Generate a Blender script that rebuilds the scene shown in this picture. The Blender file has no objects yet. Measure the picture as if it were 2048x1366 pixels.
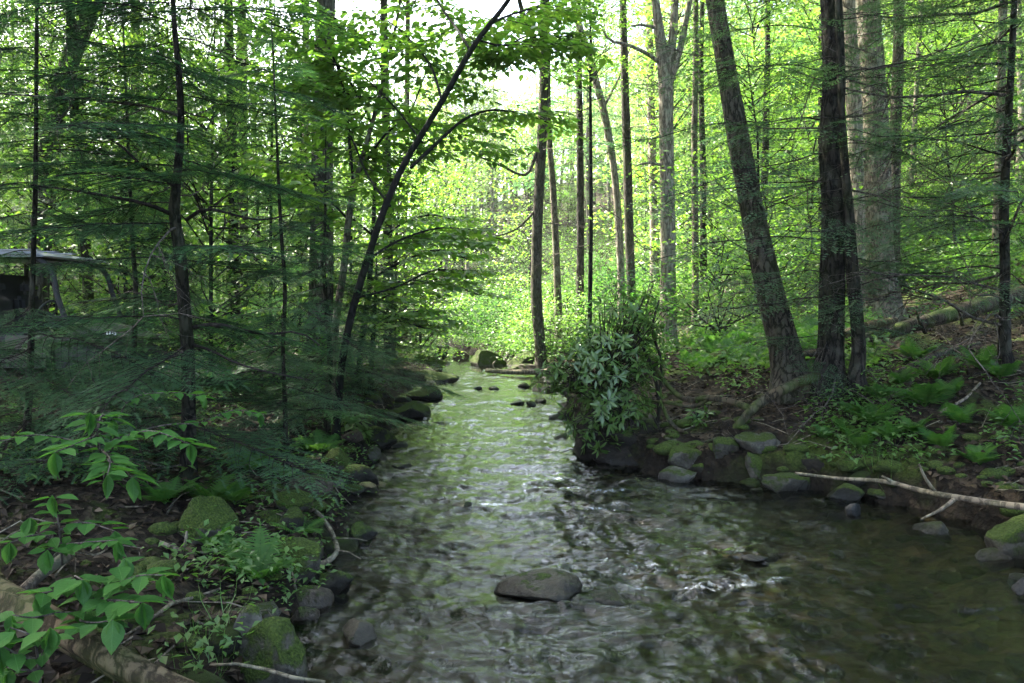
import bpy, bmesh, math, random
import numpy as np
from mathutils import Matrix, Vector

random.seed(7)
RNG = np.random.default_rng(11)
SC = bpy.context.scene
COL = SC.collection

# ------------------------------------------------------------------ camera, sky, sun, exposure
F = 1577.0                       # focal length in photo pixels (2048 wide)
PITCH = math.atan((683 - 620) / F)
CAM_Z = 1.6
cam_data = bpy.data.cameras.new('camera')
cam_data.sensor_width = 36.0
cam_data.lens = 36.0 * F / 2048.0
cam_data.clip_start = 0.05
cam_data.clip_end = 1000.0
cam = bpy.data.objects.new('camera', cam_data)
cam.location = (0, 0, CAM_Z)
cam.rotation_euler = (math.pi / 2 - PITCH, 0, 0)
COL.objects.link(cam)
SC.camera = cam

SUN_ELEV = math.radians(46)
SUN_AZ = math.radians(-58)       # measured from +Y (the view direction) towards +X
sun_dir = Vector((math.sin(SUN_AZ) * math.cos(SUN_ELEV), math.cos(SUN_AZ) * math.cos(SUN_ELEV), math.sin(SUN_ELEV)))
world = bpy.data.worlds.new('World')
SC.world = world
world.use_nodes = True
wn = world.node_tree
wn.nodes.clear()
w_out = wn.nodes.new('ShaderNodeOutputWorld')
w_bg = wn.nodes.new('ShaderNodeBackground')
w_sky = wn.nodes.new('ShaderNodeTexSky')
w_sky.sky_type = 'NISHITA'
w_sky.sun_disc = False
w_sky.sun_elevation = SUN_ELEV
w_sky.sun_rotation = SUN_AZ
w_sky.air_density = 1.0
w_sky.dust_density = 5.0
w_sky.ozone_density = 1.0
w_bg.inputs['Strength'].default_value = 0.15
wn.links.new(w_sky.outputs[0], w_bg.inputs[0])
wn.links.new(w_bg.outputs[0], w_out.inputs[0])
sun_data = bpy.data.lights.new('sun', 'SUN')
sun_data.energy = 4.7
sun_data.angle = math.radians(0.5)
sun_data.color = (1.0, 0.94, 0.82)
sun = bpy.data.objects.new('sun', sun_data)
sun.rotation_euler = (-sun_dir).to_track_quat('-Z', 'Y').to_euler()
sun.location = (-20, 10, 40)
COL.objects.link(sun)
SC.view_settings.view_transform = 'Standard'
SC.view_settings.look = 'None'
SC.view_settings.exposure = 3.6
SC.view_settings.gamma = 1.0
SC.view_settings.use_curve_mapping = False
cy = SC.cycles
cy.use_denoising = True
try:
    cy.denoiser = 'OPENIMAGEDENOISE'
    cy.denoising_input_passes = 'RGB_ALBEDO_NORMAL'
except Exception:
    pass
cy.max_bounces = 7
cy.diffuse_bounces = 4
cy.glossy_bounces = 3
cy.transmission_bounces = 5
cy.transparent_max_bounces = 6
cy.caustics_reflective = False
cy.caustics_refractive = False
cy.sample_clamp_indirect = 4.0
cy.use_adaptive_sampling = True
cy.adaptive_threshold = 0.02

# ------------------------------------------------------------------ pixel <-> place
CP, SP = math.cos(PITCH), math.sin(PITCH)
def ray(px, py):
    cx = (px - 1024) / F
    cz = -(py - 683) / F
    return np.array([cx, CP + cz * SP, -SP + cz * CP])
def pt(px, py, d):
    """the place at distance d (metres along the ground) seen at photo pixel px, py"""
    r = ray(px, py)
    return np.array([0, 0, CAM_Z]) + r * (d / r[1])
def at_z(px, py, z=0.0):
    r = ray(px, py)
    t = (z - CAM_Z) / r[2]
    return np.array([0, 0, CAM_Z]) + r * t

# ------------------------------------------------------------------ noise
_prm = np.random.default_rng(3).permutation(256)
_prm = np.concatenate([_prm, _prm, _prm])
_grd = np.random.default_rng(4).normal(size=(256, 3))
_grd /= np.linalg.norm(_grd, axis=1)[:, None]
def noise3(x, y, z):
    x, y, z = np.broadcast_arrays(np.asarray(x, float), np.asarray(y, float), np.asarray(z, float))
    xi, yi, zi = np.floor(x).astype(int), np.floor(y).astype(int), np.floor(z).astype(int)
    xf, yf, zf = x - xi, y - yi, z - zi
    u, v, w = [t * t * t * (t * (t * 6 - 15) + 10) for t in (xf, yf, zf)]
    xi &= 255; yi &= 255; zi &= 255
    def g(i, j, k):
        h = _prm[_prm[_prm[(xi + i) & 255] + ((yi + j) & 255)] + ((zi + k) & 255)]
        gr = _grd[h]
        return gr[..., 0] * (xf - i) + gr[..., 1] * (yf - j) + gr[..., 2] * (zf - k)
    def lerp(a, b, t): return a + (b - a) * t
    return 1.6 * lerp(lerp(lerp(g(0,0,0), g(1,0,0), u), lerp(g(0,1,0), g(1,1,0), u), v),
                      lerp(lerp(g(0,0,1), g(1,0,1), u), lerp(g(0,1,1), g(1,1,1), u), v), w)
def fbm(x, y, z=0.0, o=4):
    s, a, f = 0, 0.5, 1.0
    for i in range(o):
        s = s + a * noise3(x * f + 7.3 * i, y * f - 3.1 * i, z * f + 1.7 * i)
        a *= 0.5; f *= 2.03
    return s
def sst(a, b, x):
    t = np.clip((np.asarray(x, float) - a) / (b - a), 0, 1)
    return t * t * (3 - 2 * t)

# ------------------------------------------------------------------ the lie of the land
LY = np.array([-30, 0, 3.4, 3.8, 4.5, 5.3, 6.2, 7.4, 9.7, 11, 14.8, 16.5, 18, 25, 31.5, 36, 45, 60, 90])
LX = np.array([-2, -1.0, -.93, -.97, -.97, -1.05, -1.25, -1.35, -1.5, -1.6, -2.1, -1.9, -1.45, -2.4, -2.9, -3.9, -9.5, -23, -50])
RY = np.array([-30, 0, 3.4, 4.85, 6, 6.5, 6.9, 7.3, 7.7, 8.2, 9, 12, 18, 22, 24, 26.5, 31, 36, 45, 60, 90])
RX = np.array([2.6, 2.7, 2.9, 3.3, 3.3, 3.0, 2.55, 2.0, 1.35, .95, .95, .8, 1.2, .5, -.36, -1.2, -1.9, -2.9, -7.6, -20, -46])
def left_edge(y): return np.interp(y, LY, LX) + 0.10 * noise3(np.asarray(y, float) * 1.3, 4.2, 0)
def right_edge(y): return np.interp(y, RY, RX) + 0.16 * noise3(np.asarray(y, float) * 1.4, 9.7, 0) + .09 * noise3(np.asarray(y, float) * 4.1, 2.7, 0)
def ground_z(x, y):
    x = np.asarray(x, float); y = np.asarray(y, float)
    dl = left_edge(y) - x
    dr = x - right_edge(y)
    din = np.minimum(-dl, -dr)
    wob = .16 * noise3(x * 3.1, y * 3.1, 4) + .08 * noise3(x * 8, y * 8, 2)
    dl2 = dl + wob * sst(-.02, .12, dl) * .8; dr2 = dr + wob * sst(-.02, .12, dr)
    hl = (0.26 * sst(0, .35, dl2) + 0.18 * sst(.3, 1.5, dl2) + 0.12 * np.clip(dl - 1.4, 0, 7)
          + 0.30 * np.clip(dl - 9, 0, 60))
    hr = (0.34 * sst(0, .24, dr2) + 0.12 * sst(.2, .9, dr2) + 0.17 * np.clip(dr - .5, 0, 100)
          + 0.12 * np.clip(dr - 7, 0, 100))
    bed = -0.05 - 0.22 * sst(0, .9, din)
    rough = fbm(x * .9, y * .9, 0, 4)
    fine = fbm(x * 4, y * 4, 5, 3)
    out = np.maximum(hl * (dl > 0), hr * (dr > 0))
    outside = (dl > 0) | (dr > 0)
    amp = sst(.1, .8, np.maximum(dl, dr))
    z = np.where(outside, -0.05 + out + rough * .13 * amp + fine * .10 * sst(0, .3, np.maximum(dl, dr)), bed + fine * .05)
    z = z + 0.035 * np.clip(y - 42, 0, 80) * sst(0, 2, np.maximum(dl, dr))
    return z
def gz(x, y): return float(ground_z(np.array([x]), np.array([y]))[0])
def at_ground(px, py):
    r = ray(px, py)
    t = np.linspace(0.5, 80, 6000) / r[1]
    P = np.array([0, 0, CAM_Z]) + t[:, None] * r
    hz = np.maximum(ground_z(P[:, 0], P[:, 1]), 0)
    k = np.nonzero(P[:, 2] < hz)[0]
    i = k[0] if len(k) else 5999
    return np.array([P[i, 0], P[i, 1], hz[i]])

# ------------------------------------------------------------------ mesh builder
class MB:
    def __init__(s): s.v = []; s.t = []; s.q = []; s.n = 0
    def add(s, V, tris=None, quads=None, rnd=0.5, mat=0):
        V = np.asarray(V, np.float32).reshape(-1, 3)
        for arr, lst, k in ((tris, s.t, 3), (quads, s.q, 4)):
            if arr is None: continue
            arr = np.asarray(arr, np.int64).reshape(-1, k)
            if not len(arr): continue
            r = np.broadcast_to(np.asarray(rnd, np.float32), (len(arr),))
            m = np.broadcast_to(np.asarray(mat, np.int32), (len(arr),))
            lst.append((arr + s.n, r, m))
        s.v.append(V); s.n += len(V)
    def inst(s, TV, TT, M, rnd=None, mat=0):
        """copies of a small triangle template: M is K x 3 x 4"""
        M = np.asarray(M, np.float32).reshape(-1, 3, 4)
        K, n = len(M), len(TV)
        if K == 0: return
        V = np.einsum('kij,nj->kni', M[:, :, :3], np.asarray(TV, np.float32)) + M[:, None, :, 3]
        T = (np.asarray(TT)[None] + (np.arange(K) * n)[:, None, None]).reshape(-1, 3)
        if rnd is None: rnd = RNG.random(K)
        s.add(V.reshape(-1, 3), tris=T, rnd=np.repeat(np.broadcast_to(rnd, (K,)), len(TT)), mat=mat)
    def tube(s, P, R, n=6, rnd=0.5, mat=0, disp=None, cap=True):
        V, Q, C = tube_geo(P, R, n, disp)
        s.add(V, quads=Q, rnd=rnd, mat=mat)
        if cap:
            s.n -= 0
            for ring, flip in C:
                base = s.n - len(V)
                k = len(ring)
                tri = np.array([(ring[0], ring[i], ring[i + 1]) if flip else (ring[0], ring[i + 1], ring[i]) for i in range(1, k - 1)])
                s.t.append((tri + base, np.full(len(tri), rnd, np.float32), np.full(len(tri), mat, np.int32)))
    def mesh(s, name, mats, smooth=False, origin=None):
        me = bpy.data.meshes.new(name)
        V = np.concatenate(s.v) if s.v else np.zeros((0, 3), np.float32)
        if origin is not None: V = V - np.asarray(origin, np.float32)
        loops, starts, rr, mm = [], [], [], []
        pos = 0
        for lst, k in ((s.t, 3), (s.q, 4)):
            if not lst: continue
            A = np.concatenate([a[0] for a in lst])
            loops.append(A.reshape(-1)); starts.append(pos + np.arange(len(A)) * k); pos += A.size
            rr.append(np.concatenate([a[1] for a in lst])); mm.append(np.concatenate([a[2] for a in lst]))
        me.vertices.add(len(V)); me.vertices.foreach_set('co', V.reshape(-1))
        if loops:
            L = np.concatenate(loops); S = np.concatenate(starts)
            me.loops.add(len(L)); me.loops.foreach_set('vertex_index', L.astype(np.int32))
            me.polygons.add(len(S)); me.polygons.foreach_set('loop_start', S.astype(np.int32))
            me.polygons.foreach_set('material_index', np.concatenate(mm).astype(np.int32))
            me.polygons.foreach_set('use_smooth', np.full(len(S), smooth))
            at = me.attributes.new('rnd', 'FLOAT', 'FACE')
            at.data.foreach_set('value', np.concatenate(rr).astype(np.float32))
        for m in (mats if isinstance(mats, (list, tuple)) else [mats]): me.materials.append(m)
        me.update(calc_edges=True)
        return me
    def obj(s, name, mats, parent=None, loc=(0, 0, 0), smooth=False):
        return link(name, s.mesh(name, mats, smooth, loc), parent, (0, 0, 0) if parent else loc)

def link(name, data, parent=None, loc=(0, 0, 0), mat=None):
    o = bpy.data.objects.new(name, data); COL.objects.link(o)
    if parent: o.parent = parent
    o.location = loc
    if mat is not None: o.matrix_basis = mat
    return o
def thing(name, label, cat, loc, group=None):
    o = bpy.data.objects.new(name, None); COL.objects.link(o)
    o.empty_display_size = .1
    o.location = [float(c) for c in loc]
    return tag(o, label, cat, group)
def tag(o, label=None, cat=None, group=None, kind=None):
    if label: o['label'] = label
    if cat: o['category'] = cat
    if group: o['group'] = group
    if kind: o['kind'] = kind
    return o

def frames(P):
    P = np.asarray(P, float)
    Tn = np.gradient(P, axis=0)
    Tn /= np.maximum(np.linalg.norm(Tn, axis=1), 1e-9)[:, None]
    N = np.zeros_like(P); 
    a = np.array([1, 0, 0]) if abs(Tn[0, 0]) < .8 else np.array([0, 1, 0])
    n = a - Tn[0] * a.dot(Tn[0]); n /= np.linalg.norm(n); N[0] = n
    for i in range(1, len(P)):
        n = n - Tn[i] * n.dot(Tn[i]); n /= max(np.linalg.norm(n), 1e-9); N[i] = n
    B = np.cross(Tn, N)
    return Tn, N, B
def tube_geo(P, R, n=6, disp=None):
    P = np.asarray(P, float); R = np.broadcast_to(np.asarray(R, float), (len(P),))
    Tn, N, B = frames(P)
    a = np.arange(n) / n * 2 * math.pi
    ca, sa = np.cos(a), np.sin(a)
    rad = np.repeat(R[:, None], n, 1)
    if disp is not None: rad = rad * disp(np.broadcast_to(a, rad.shape), P, rad)
    V = P[:, None, :] + rad[..., None] * (ca[None, :, None] * N[:, None, :] + sa[None, :, None] * B[:, None, :])
    i = np.arange(len(P) - 1)[:, None] * n; j = np.arange(n)[None, :]; k = (j + 1) % n
    Q = np.stack([i + j, i + k, i + n + k, i + n + j], -1).reshape(-1, 4)
    caps = [(np.arange(n), False), (np.arange(n) + (len(P) - 1) * n, True)]
    return V.reshape(-1, 3), Q, caps
def resample(P, R, step):
    P = np.asarray(P, float); R = np.asarray(R, float)
    s = np.concatenate([[0], np.cumsum(np.linalg.norm(np.diff(P, axis=0), axis=1))])
    n = max(3, int(s[-1] / step) + 1)
    t = np.linspace(0, s[-1], n)
    def cub(col):
        m = np.gradient(col, s) if len(s) > 2 else np.full(len(s), (col[-1] - col[0]) / s[-1])
        i = np.clip(np.searchsorted(s, t, 'right') - 1, 0, len(s) - 2)
        h = s[i + 1] - s[i]; u = (t - s[i]) / h
        return ((2*u**3 - 3*u**2 + 1) * col[i] + (u**3 - 2*u**2 + u) * h * m[i] + (-2*u**3 + 3*u**2) * col[i + 1] + (u**3 - u**2) * h * m[i + 1])
    Q = np.stack([cub(P[:, c]) for c in range(3)], -1)
    return Q, np.interp(t, s, R)
def mats34(pos, xdir, up, scale):
    """K x 3 x 4 matrices: x axis along xdir, z near up"""
    x = xdir / np.maximum(np.linalg.norm(xdir, axis=1), 1e-9)[:, None]
    y = np.cross(up, x); y /= np.maximum(np.linalg.norm(y, axis=1), 1e-9)[:, None]
    z = np.cross(x, y)
    s = np.asarray(scale, float)
    if s.ndim == 1: s = np.repeat(s[:, None], 3, 1)
    return np.stack([x * s[:, :1], y * s[:, 1:2], z * s[:, 2:3], pos], -1)
def m4(M):
    return Matrix([list(map(float, M[0])), list(map(float, M[1])), list(map(float, M[2])), [0, 0, 0, 1]])
def unit(v):
    v = np.asarray(v, float); return v / max(np.linalg.norm(v), 1e-9)
# ------------------------------------------------------------------ materials
class NT:
    def __init__(s, name):
        s.m = bpy.data.materials.new(name); s.m.use_nodes = True
        s.t = s.m.node_tree; s.t.nodes.clear()
        s.out = s.t.nodes.new('ShaderNodeOutputMaterial')
    def n(s, typ, **kw):
        nd = s.t.nodes.new('ShaderNode' + typ)
        for k, v in kw.items():
            if k.startswith('_'): setattr(nd, k[1:], v)
            else: s.set(nd, k, v)
        return nd
    def set(s, nd, k, v):
        sock = nd.inputs[int(k[1:])] if k[0] == 'i' and k[1:].isdigit() else nd.inputs[k.replace('_', ' ')]
        if isinstance(v, tuple) and hasattr(v[0], 'outputs'): s.t.links.new(v[0].outputs[v[1]], sock)
        elif hasattr(v, 'outputs'): s.t.links.new(v.outputs[0], sock)
        else:
            if isinstance(v, tuple) and len(v) == 3 and len(sock.default_value) == 4: v = (*v, 1)
            sock.default_value = v
    def ramp(s, fac, stops, interp='LINEAR'):
        nd = s.t.nodes.new('ShaderNodeValToRGB'); nd.color_ramp.interpolation = interp
        e = nd.color_ramp.elements
        while len(e) < len(stops): e.new(.5)
        for el, (p, c) in zip(e, stops):
            el.position = p; el.color = (*c, 1) if isinstance(c, tuple) else (c, c, c, 1)
        s.set(nd, 'Fac', fac); return nd
    def mix(s, fac, a, b):
        nd = s.t.nodes.new('ShaderNodeMixRGB'); s.set(nd, 'Fac', fac); s.set(nd, 'Color1', a); s.set(nd, 'Color2', b); return nd
    def math(s, op, a, b=0.0, clamp=False):
        nd = s.t.nodes.new('ShaderNodeMath'); nd.operation = op; nd.use_clamp = clamp
        s.set(nd, 'i0', a); s.set(nd, 'i1', b); return nd
    def surf(s, nd): s.t.links.new(nd.outputs[0], s.out.inputs['Surface']); return s.m

def leaf_mat(name, c1, c2, t1, t2, gloss=.06, rough=.4, tr=.5):
    k = NT(name)
    c1, c2, t1, t2 = [tuple(x * .78 for x in c) for c in (c1, c2, t1, t2)]
    at = k.n('Attribute', _attribute_name='rnd')
    rv = k.n('ObjectInfo')
    f = k.math('ADD', (at, 'Fac'), k.math('MULTIPLY', (rv, 'Random'), .6))
    f = k.math('FRACT', f)
    dc = k.mix(f, c1, c2); tc = k.mix(f, t1, t2)
    d = k.n('BsdfDiffuse', Color=dc); t = k.n('BsdfTranslucent', Color=tc)
    a = k.n('MixShader', i0=tr, i1=d, i2=t)
    g = k.n('BsdfGlossy', Color=(1., 1., 1.), Roughness=rough)
    return k.surf(k.n('MixShader', i0=gloss, i1=a, i2=g))

LEAF_BRIGHT = leaf_mat('beech_leaf', (.055, .135, .018), (.095, .185, .022), (.16, .42, .03), (.30, .52, .05))
LEAF_MID = leaf_mat('maple_leaf', (.05, .12, .02), (.085, .15, .025), (.14, .32, .035), (.24, .40, .05), .04)
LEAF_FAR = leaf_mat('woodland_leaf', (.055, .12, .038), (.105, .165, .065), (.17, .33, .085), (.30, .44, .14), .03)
LEAF_FAR_DARK = leaf_mat('oak_leaf', (.045, .095, .03), (.085, .13, .04), (.13, .24, .06), (.25, .33, .09), .04)
NEEDLE = leaf_mat('hemlock_needle', (.034, .092, .040), (.062, .135, .052), (.05, .15, .05), (.09, .21, .06), .02, .5, .45)
NEEDLE_PALE = leaf_mat('hemlock_needle_pale', (.04, .09, .042), (.07, .12, .055), (.06, .15, .045), (.11, .21, .06), .03, .5, .45)
RHODO = leaf_mat('rhododendron_leaf', (.048, .115, .022), (.09, .165, .032), (.10, .26, .028), (.17, .33, .042), .04, .35, .3)
SHRUB = leaf_mat('shrub_leaf', (.042, .135, .026), (.07, .17, .034), (.06, .24, .025), (.12, .30, .04), .01, .6, .4)
def veined_leaf(name, c1, c2, t1, t2):
    k = NT(name); tc = k.n('TexCoord'); at = k.n('ObjectInfo')
    sp = k.n('SeparateXYZ', Vector=(tc, 'Object'))
    ay = k.math('ABSOLUTE', (sp, 'Y'))
    w = k.math('SINE', k.math('MULTIPLY', k.math('SUBTRACT', (sp, 'X'), k.math('MULTIPLY', ay, .75)), 46.))
    vein = k.ramp(w, [(.86, 0.), (.98, 1.)])
    rib = k.ramp(ay, [(.008, 1.), (.02, 0.)])
    v = k.math('MAXIMUM', k.math('MULTIPLY', vein, .55), rib)
    off = k.n('VectorMath', _operation='ADD', i0=(tc, 'Object'), i1=(at, 'Location'))
    n = k.n('TexNoise', Vector=off, Scale=3.5, Detail=5.)
    n2 = k.n('TexNoise', Vector=off, Scale=16., Detail=3.)
    f = k.math('ADD', k.math('MULTIPLY', (at, 'Random'), .65), k.math('MULTIPLY', (n, 'Fac'), .5))
    dc = k.mix(f, c1, c2); dc = k.mix(k.math('MULTIPLY', v, .5), dc, tuple(c * 1.5 + .015 for c in c2))
    spot = k.ramp((n2, 'Fac'), [(.66, 0.), (.72, .7)])
    dc = k.mix(spot, dc, (.06, .05, .02)); tcx = k.mix(spot, k.mix(f, t1, t2), (.05, .04, .01))
    bp = k.n('Bump', Strength=.35, Distance=.01, Height=k.math('SUBTRACT', 1., v))
    d = k.n('BsdfDiffuse', Color=dc, Normal=bp); t = k.n('BsdfTranslucent', Color=tcx, Normal=bp)
    g = k.n('BsdfGlossy', Color=(1., 1., 1.), Roughness=.5, Normal=bp)
    return k.surf(k.n('MixShader', i0=.010, i1=k.n('MixShader', i0=.42, i1=d, i2=t), i2=g))
SHRUB_LEAF = veined_leaf('veined_shrub_leaf', (.022, .08, .016), (.052, .135, .026), (.045, .17, .017), (.10, .25, .03))
FERN = leaf_mat('fern_frond', (.028, .095, .018), (.065, .14, .026), (.06, .22, .022), (.13, .29, .035), .01, .6, .45)
HERB = leaf_mat('herb_leaf', (.045, .12, .022), (.085, .17, .03), (.1, .27, .03), (.18, .36, .045), .03, .5, .45)
MOSS = leaf_mat('moss', (.03, .06, .008), (.06, .095, .012), (.03, .06, .01), (.05, .08, .01), .0, .8, .15)
DRY = NT('dry_leaf')
_at = DRY.n('Attribute', _attribute_name='rnd')
_c = DRY.ramp((_at, 'Fac'), [(0, (.010, .007, .005)), (.4, (.027, .019, .012)), (.75, (.064, .046, .029)), (1, (.17, .127, .084))])
DRY = DRY.surf(DRY.n('BsdfPrincipled', Base_Color=_c, Roughness=.8, Specular_IOR_Level=.15))

def bark_mat(name, dark, light, freq=9.0, stretch=.14, bump=.5, moss=0.0, lichen=0.0):
    k = NT(name)
    dark, light = [tuple(x * .8 for x in c) for c in (dark, light)]
    tc = k.n('TexCoord')
    mp = k.n('Mapping', Vector=(tc, 'Object'), Scale=(1., 1., stretch))
    n1 = k.n('TexNoise', Vector=mp, Scale=freq, Detail=6., Roughness=.65)
    v1 = k.n('TexVoronoi', _feature='DISTANCE_TO_EDGE', Vector=k.mix(.12, mp, (n1, 'Color')), Scale=freq * 1.1)
    crack = k.ramp((v1, 'Distance'), [(0, 0.), (.16, 1.)])
    n2 = k.n('TexNoise', Vector=(tc, 'Object'), Scale=2.3, Detail=3.)
    f = k.math('MULTIPLY', (n1, 'Fac'), crack)
    col = k.ramp(f, [(.12, dark), (.55, light)])
    col = k.mix(k.math('MULTIPLY', k.ramp((n2, 'Fac'), [(.4, 0.), (.7, 1.)]), .35), col, tuple(c * .55 for c in light))
    if lichen:
        n4 = k.n('TexNoise', Vector=(tc, 'Object'), Scale=7., Detail=5.)
        col = k.mix(k.math('MULTIPLY', k.ramp((n4, 'Fac'), [(.52, 0.), (.62, 1.)]), lichen), col, (.22, .24, .18))
    if moss:
        n3 = k.n('TexNoise', Vector=(tc, 'Object'), Scale=3.1, Detail=5.)
        col = k.mix(k.math('MULTIPLY', k.ramp((n3, 'Fac'), [(.45, 0.), (.6, 1.)]), moss), col, (.045, .07, .014))
    bp = k.n('Bump', Strength=bump, Distance=.02, Height=f)
    return k.surf(k.n('BsdfPrincipled', Base_Color=col, Roughness=.9, Specular_IOR_Level=.12, Normal=bp))
BARK_HEM = bark_mat('hemlock_bark', (.007, .006, .005), (.040, .034, .027), 15, .3, .9, .12, .08)
BARK_GREY = bark_mat('grey_bark', (.03, .026, .019), (.155, .132, .098), 17, .28, .7, .22, .35)
BARK_PALE = bark_mat('pale_bark', (.075, .062, .048), (.27, .235, .185), 14, .2, .5, .1, .4)
BARK_OAK = bark_mat('brown_bark', (.016, .0135, .0105), (.088, .077, .060), 16, .26, .8, .2, .08)
BARK_DARK = bark_mat('smooth_dark_bark', (.005, .005, .0045), (.018, .017, .015), 10, .5, .25, .05, .0)
BARK_MOSSY = bark_mat('mossy_bark', (.014, .011, .007), (.08, .062, .04), 14, .25, .6, .75, .1)
TWIG = bark_mat('twig_bark', (.035, .03, .026), (.14, .12, .10), 20, .4, .3)
TWIG_DARK = bark_mat('dark_twig_bark', (.012, .010, .009), (.04, .034, .028), 20, .4, .3)
WOOD = bark_mat('bare_wood', (.03, .022, .013), (.17, .125, .075), 12, .08, .8, .45)
STICK = bark_mat('dead_stick', (.07, .056, .042), (.23, .19, .14), 14, .2, .4, .15, .2)

def rock_mat(name, c1, c2, moss=.5, wet=False, mlo=.35):
    k = NT(name)
    c1, c2 = [tuple(x * .8 for x in c) for c in (c1, c2)]
    tc = k.n('TexCoord'); ge = k.n('NewGeometry'); oi = k.n('ObjectInfo')
    off = k.n('VectorMath', _operation='ADD', i0=(tc, 'Object'), i1=(oi, 'Location'))
    n1 = k.n('TexNoise', Vector=off, Scale=6., Detail=8., Roughness=.7)
    n2 = k.n('TexNoise', Vector=off, Scale=34., Detail=4., Roughness=.6)
    v = k.n('TexVoronoi', _feature='DISTANCE_TO_EDGE', Vector=k.mix(.2, off, (n1, 'Color')), Scale=4.)
    col = k.ramp((n1, 'Fac'), [(.3, c1), (.62, c2), (.8, tuple(c * 1.35 for c in c2))])
    col = k.mix(k.ramp((v, 'Distance'), [(0, .55), (.03, 0.)]), col, tuple(c * .35 for c in c1))
    col = k.mix(k.ramp((n2, 'Fac'), [(.35, .45), (.55, 0.)]), col, tuple(c * .5 for c in c1))
    h = k.math('ADD', k.math('MULTIPLY', (n1, 'Fac'), 1.), k.math('MULTIPLY', (n2, 'Fac'), .35))
    rough = .38 if wet else .85
    if moss > 0:
        sep = k.n('SeparateXYZ', Vector=(ge, 'Normal'))
        n3 = k.n('TexNoise', Vector=off, Scale=7., Detail=7., Roughness=.72)
        f = k.math('ADD', k.math('MULTIPLY', (sep, 'Z'), .32), k.math('MULTIPLY', (n3, 'Fac'), 1.25))
        f = k.ramp(f, [(1.0 - moss * mlo * 1.4, 0.), (1.12 - moss * mlo * 1.4, 1.)])
        n5 = k.n('TexNoise', Vector=off, Scale=90., Detail=3.)
        mc = k.ramp((n5, 'Fac'), [(.3, (.013, .024, .004)), (.55, (.036, .056, .009)), (.75, (.068, .09, .015))])
        col = k.mix(f, col, mc)
        h = k.math('ADD', h, k.math('MULTIPLY', k.math('MULTIPLY', (n5, 'Fac'), f), .8))
        r = k.mix(f, (rough, rough, rough), (.95, .95, .95))
    else: r = rough
    sz = k.n('SeparateXYZ', Vector=(ge, 'Position'))
    wz = k.math('ADD', (sz, 'Z'), k.math('MULTIPLY', (n1, 'Fac'), -.06))
    wl = k.ramp(wz, [(.015, 1.), (.055, 0.)])                  # damp band left by the splashing water
    col = k.mix(k.math('MULTIPLY', wl, .65), col, tuple(c * .22 for c in c2))
    r = k.mix(wl, r if hasattr(r, 'outputs') else (r, r, r), (.35, .35, .35))
    bp = k.n('Bump', Strength=.9, Distance=.03, Height=h)
    return k.surf(k.n('BsdfPrincipled', Base_Color=col, Roughness=r, Specular_IOR_Level=.2, Normal=bp))
ROCK = rock_mat('grey_rock', (.04, .038, .032), (.125, .118, .10), .4)
ROCK_MOSSY = rock_mat('mossy_rock', (.028, .026, .02), (.11, .10, .08), .85)
ROCK_WET = rock_mat('wet_rock', (.010, .010, .010), (.036, .035, .032), .0, True)
ROCK_STREAM = rock_mat('stream_rock', (.014, .012, .008), (.062, .054, .036), .12, True)
ROCK_DARK = rock_mat('dark_mossy_rock', (.010, .0095, .0075), (.038, .035, .027), .6)
ROCK_BROWN = rock_mat('brown_slab', (.03, .024, .018), (.095, .076, .056), .3)
SOIL = rock_mat('dark_soil', (.006, .005, .004), (.022, .017, .012), .35)

def ground_mat():
    k = NT('forest_floor')
    ge = k.n('NewGeometry')
    P = (ge, 'Position')
    n1 = k.n('TexNoise', Vector=P, Scale=1.1, Detail=6., Roughness=.6)
    n2 = k.n('TexNoise', Vector=P, Scale=9., Detail=6., Roughness=.7)
    v = k.n('TexVoronoi', Vector=k.mix(.1, P, (n2, 'Color')), Scale=22.)
    sv = k.n('SeparateColor', Color=(v, 'Color'))
    leaf = k.ramp((sv, 'Red'), [(0, (.007, .005, .004)), (.4, (.019, .014, .009)), (.75, (.038, .028, .018)), (1, (.075, .057, .037))])
    col = k.mix(k.ramp((n2, 'Fac'), [(.35, .8), (.6, 0.)]), leaf, (.007, .0055, .004))
    n5 = k.n('TexNoise', Vector=P, Scale=60., Detail=3.)
    moss = k.ramp((n5, 'Fac'), [(.3, (.018, .03, .006)), (.7, (.06, .085, .016))])
    col = k.mix(k.ramp((n1, 'Fac'), [(.52, 0.), (.60, .85)]), col, moss)
    sz = k.n('SeparateXYZ', Vector=P)
    col = k.mix(k.math('MULTIPLY', k.ramp(k.math('ADD', (sz, 'Z'), k.math('MULTIPLY', (n2, 'Fac'), -.15)), [(.05, 1.), (.22, 0.)]), .75), col, (.008, .0065, .005))
    h = k.math('ADD', (v, 'Distance'), (n2, 'Fac'))
    bp = k.n('Bump', Strength=.8, Distance=.04, Height=h)
    return k.surf(k.n('BsdfPrincipled', Base_Color=col, Roughness=.95, Specular_IOR_Level=.1, Normal=bp))
GROUND = ground_mat()
def bed_mat():
    k = NT('stream_bed')
    ge = k.n('NewGeometry'); P = (ge, 'Position')
    v = k.n('TexVoronoi', Vector=P, Scale=11.)
    sv = k.n('SeparateColor', Color=(v, 'Color'))
    n = k.n('TexNoise', Vector=P, Scale=3., Detail=5.)
    col = k.ramp((sv, 'Red'), [(0, (.022, .017, .010)), (.5, (.055, .042, .025)), (1, (.12, .10, .06))])
    col = k.mix(k.ramp((n, 'Fac'), [(.45, 0.), (.65, .7)]), col, (.12, .095, .045))
    bp = k.n('Bump', Strength=1., Distance=.05, Height=(v, 'Distance'))
    return k.surf(k.n('BsdfPrincipled', Base_Color=col, Roughness=.7, Normal=bp))
BED = bed_mat()
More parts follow.
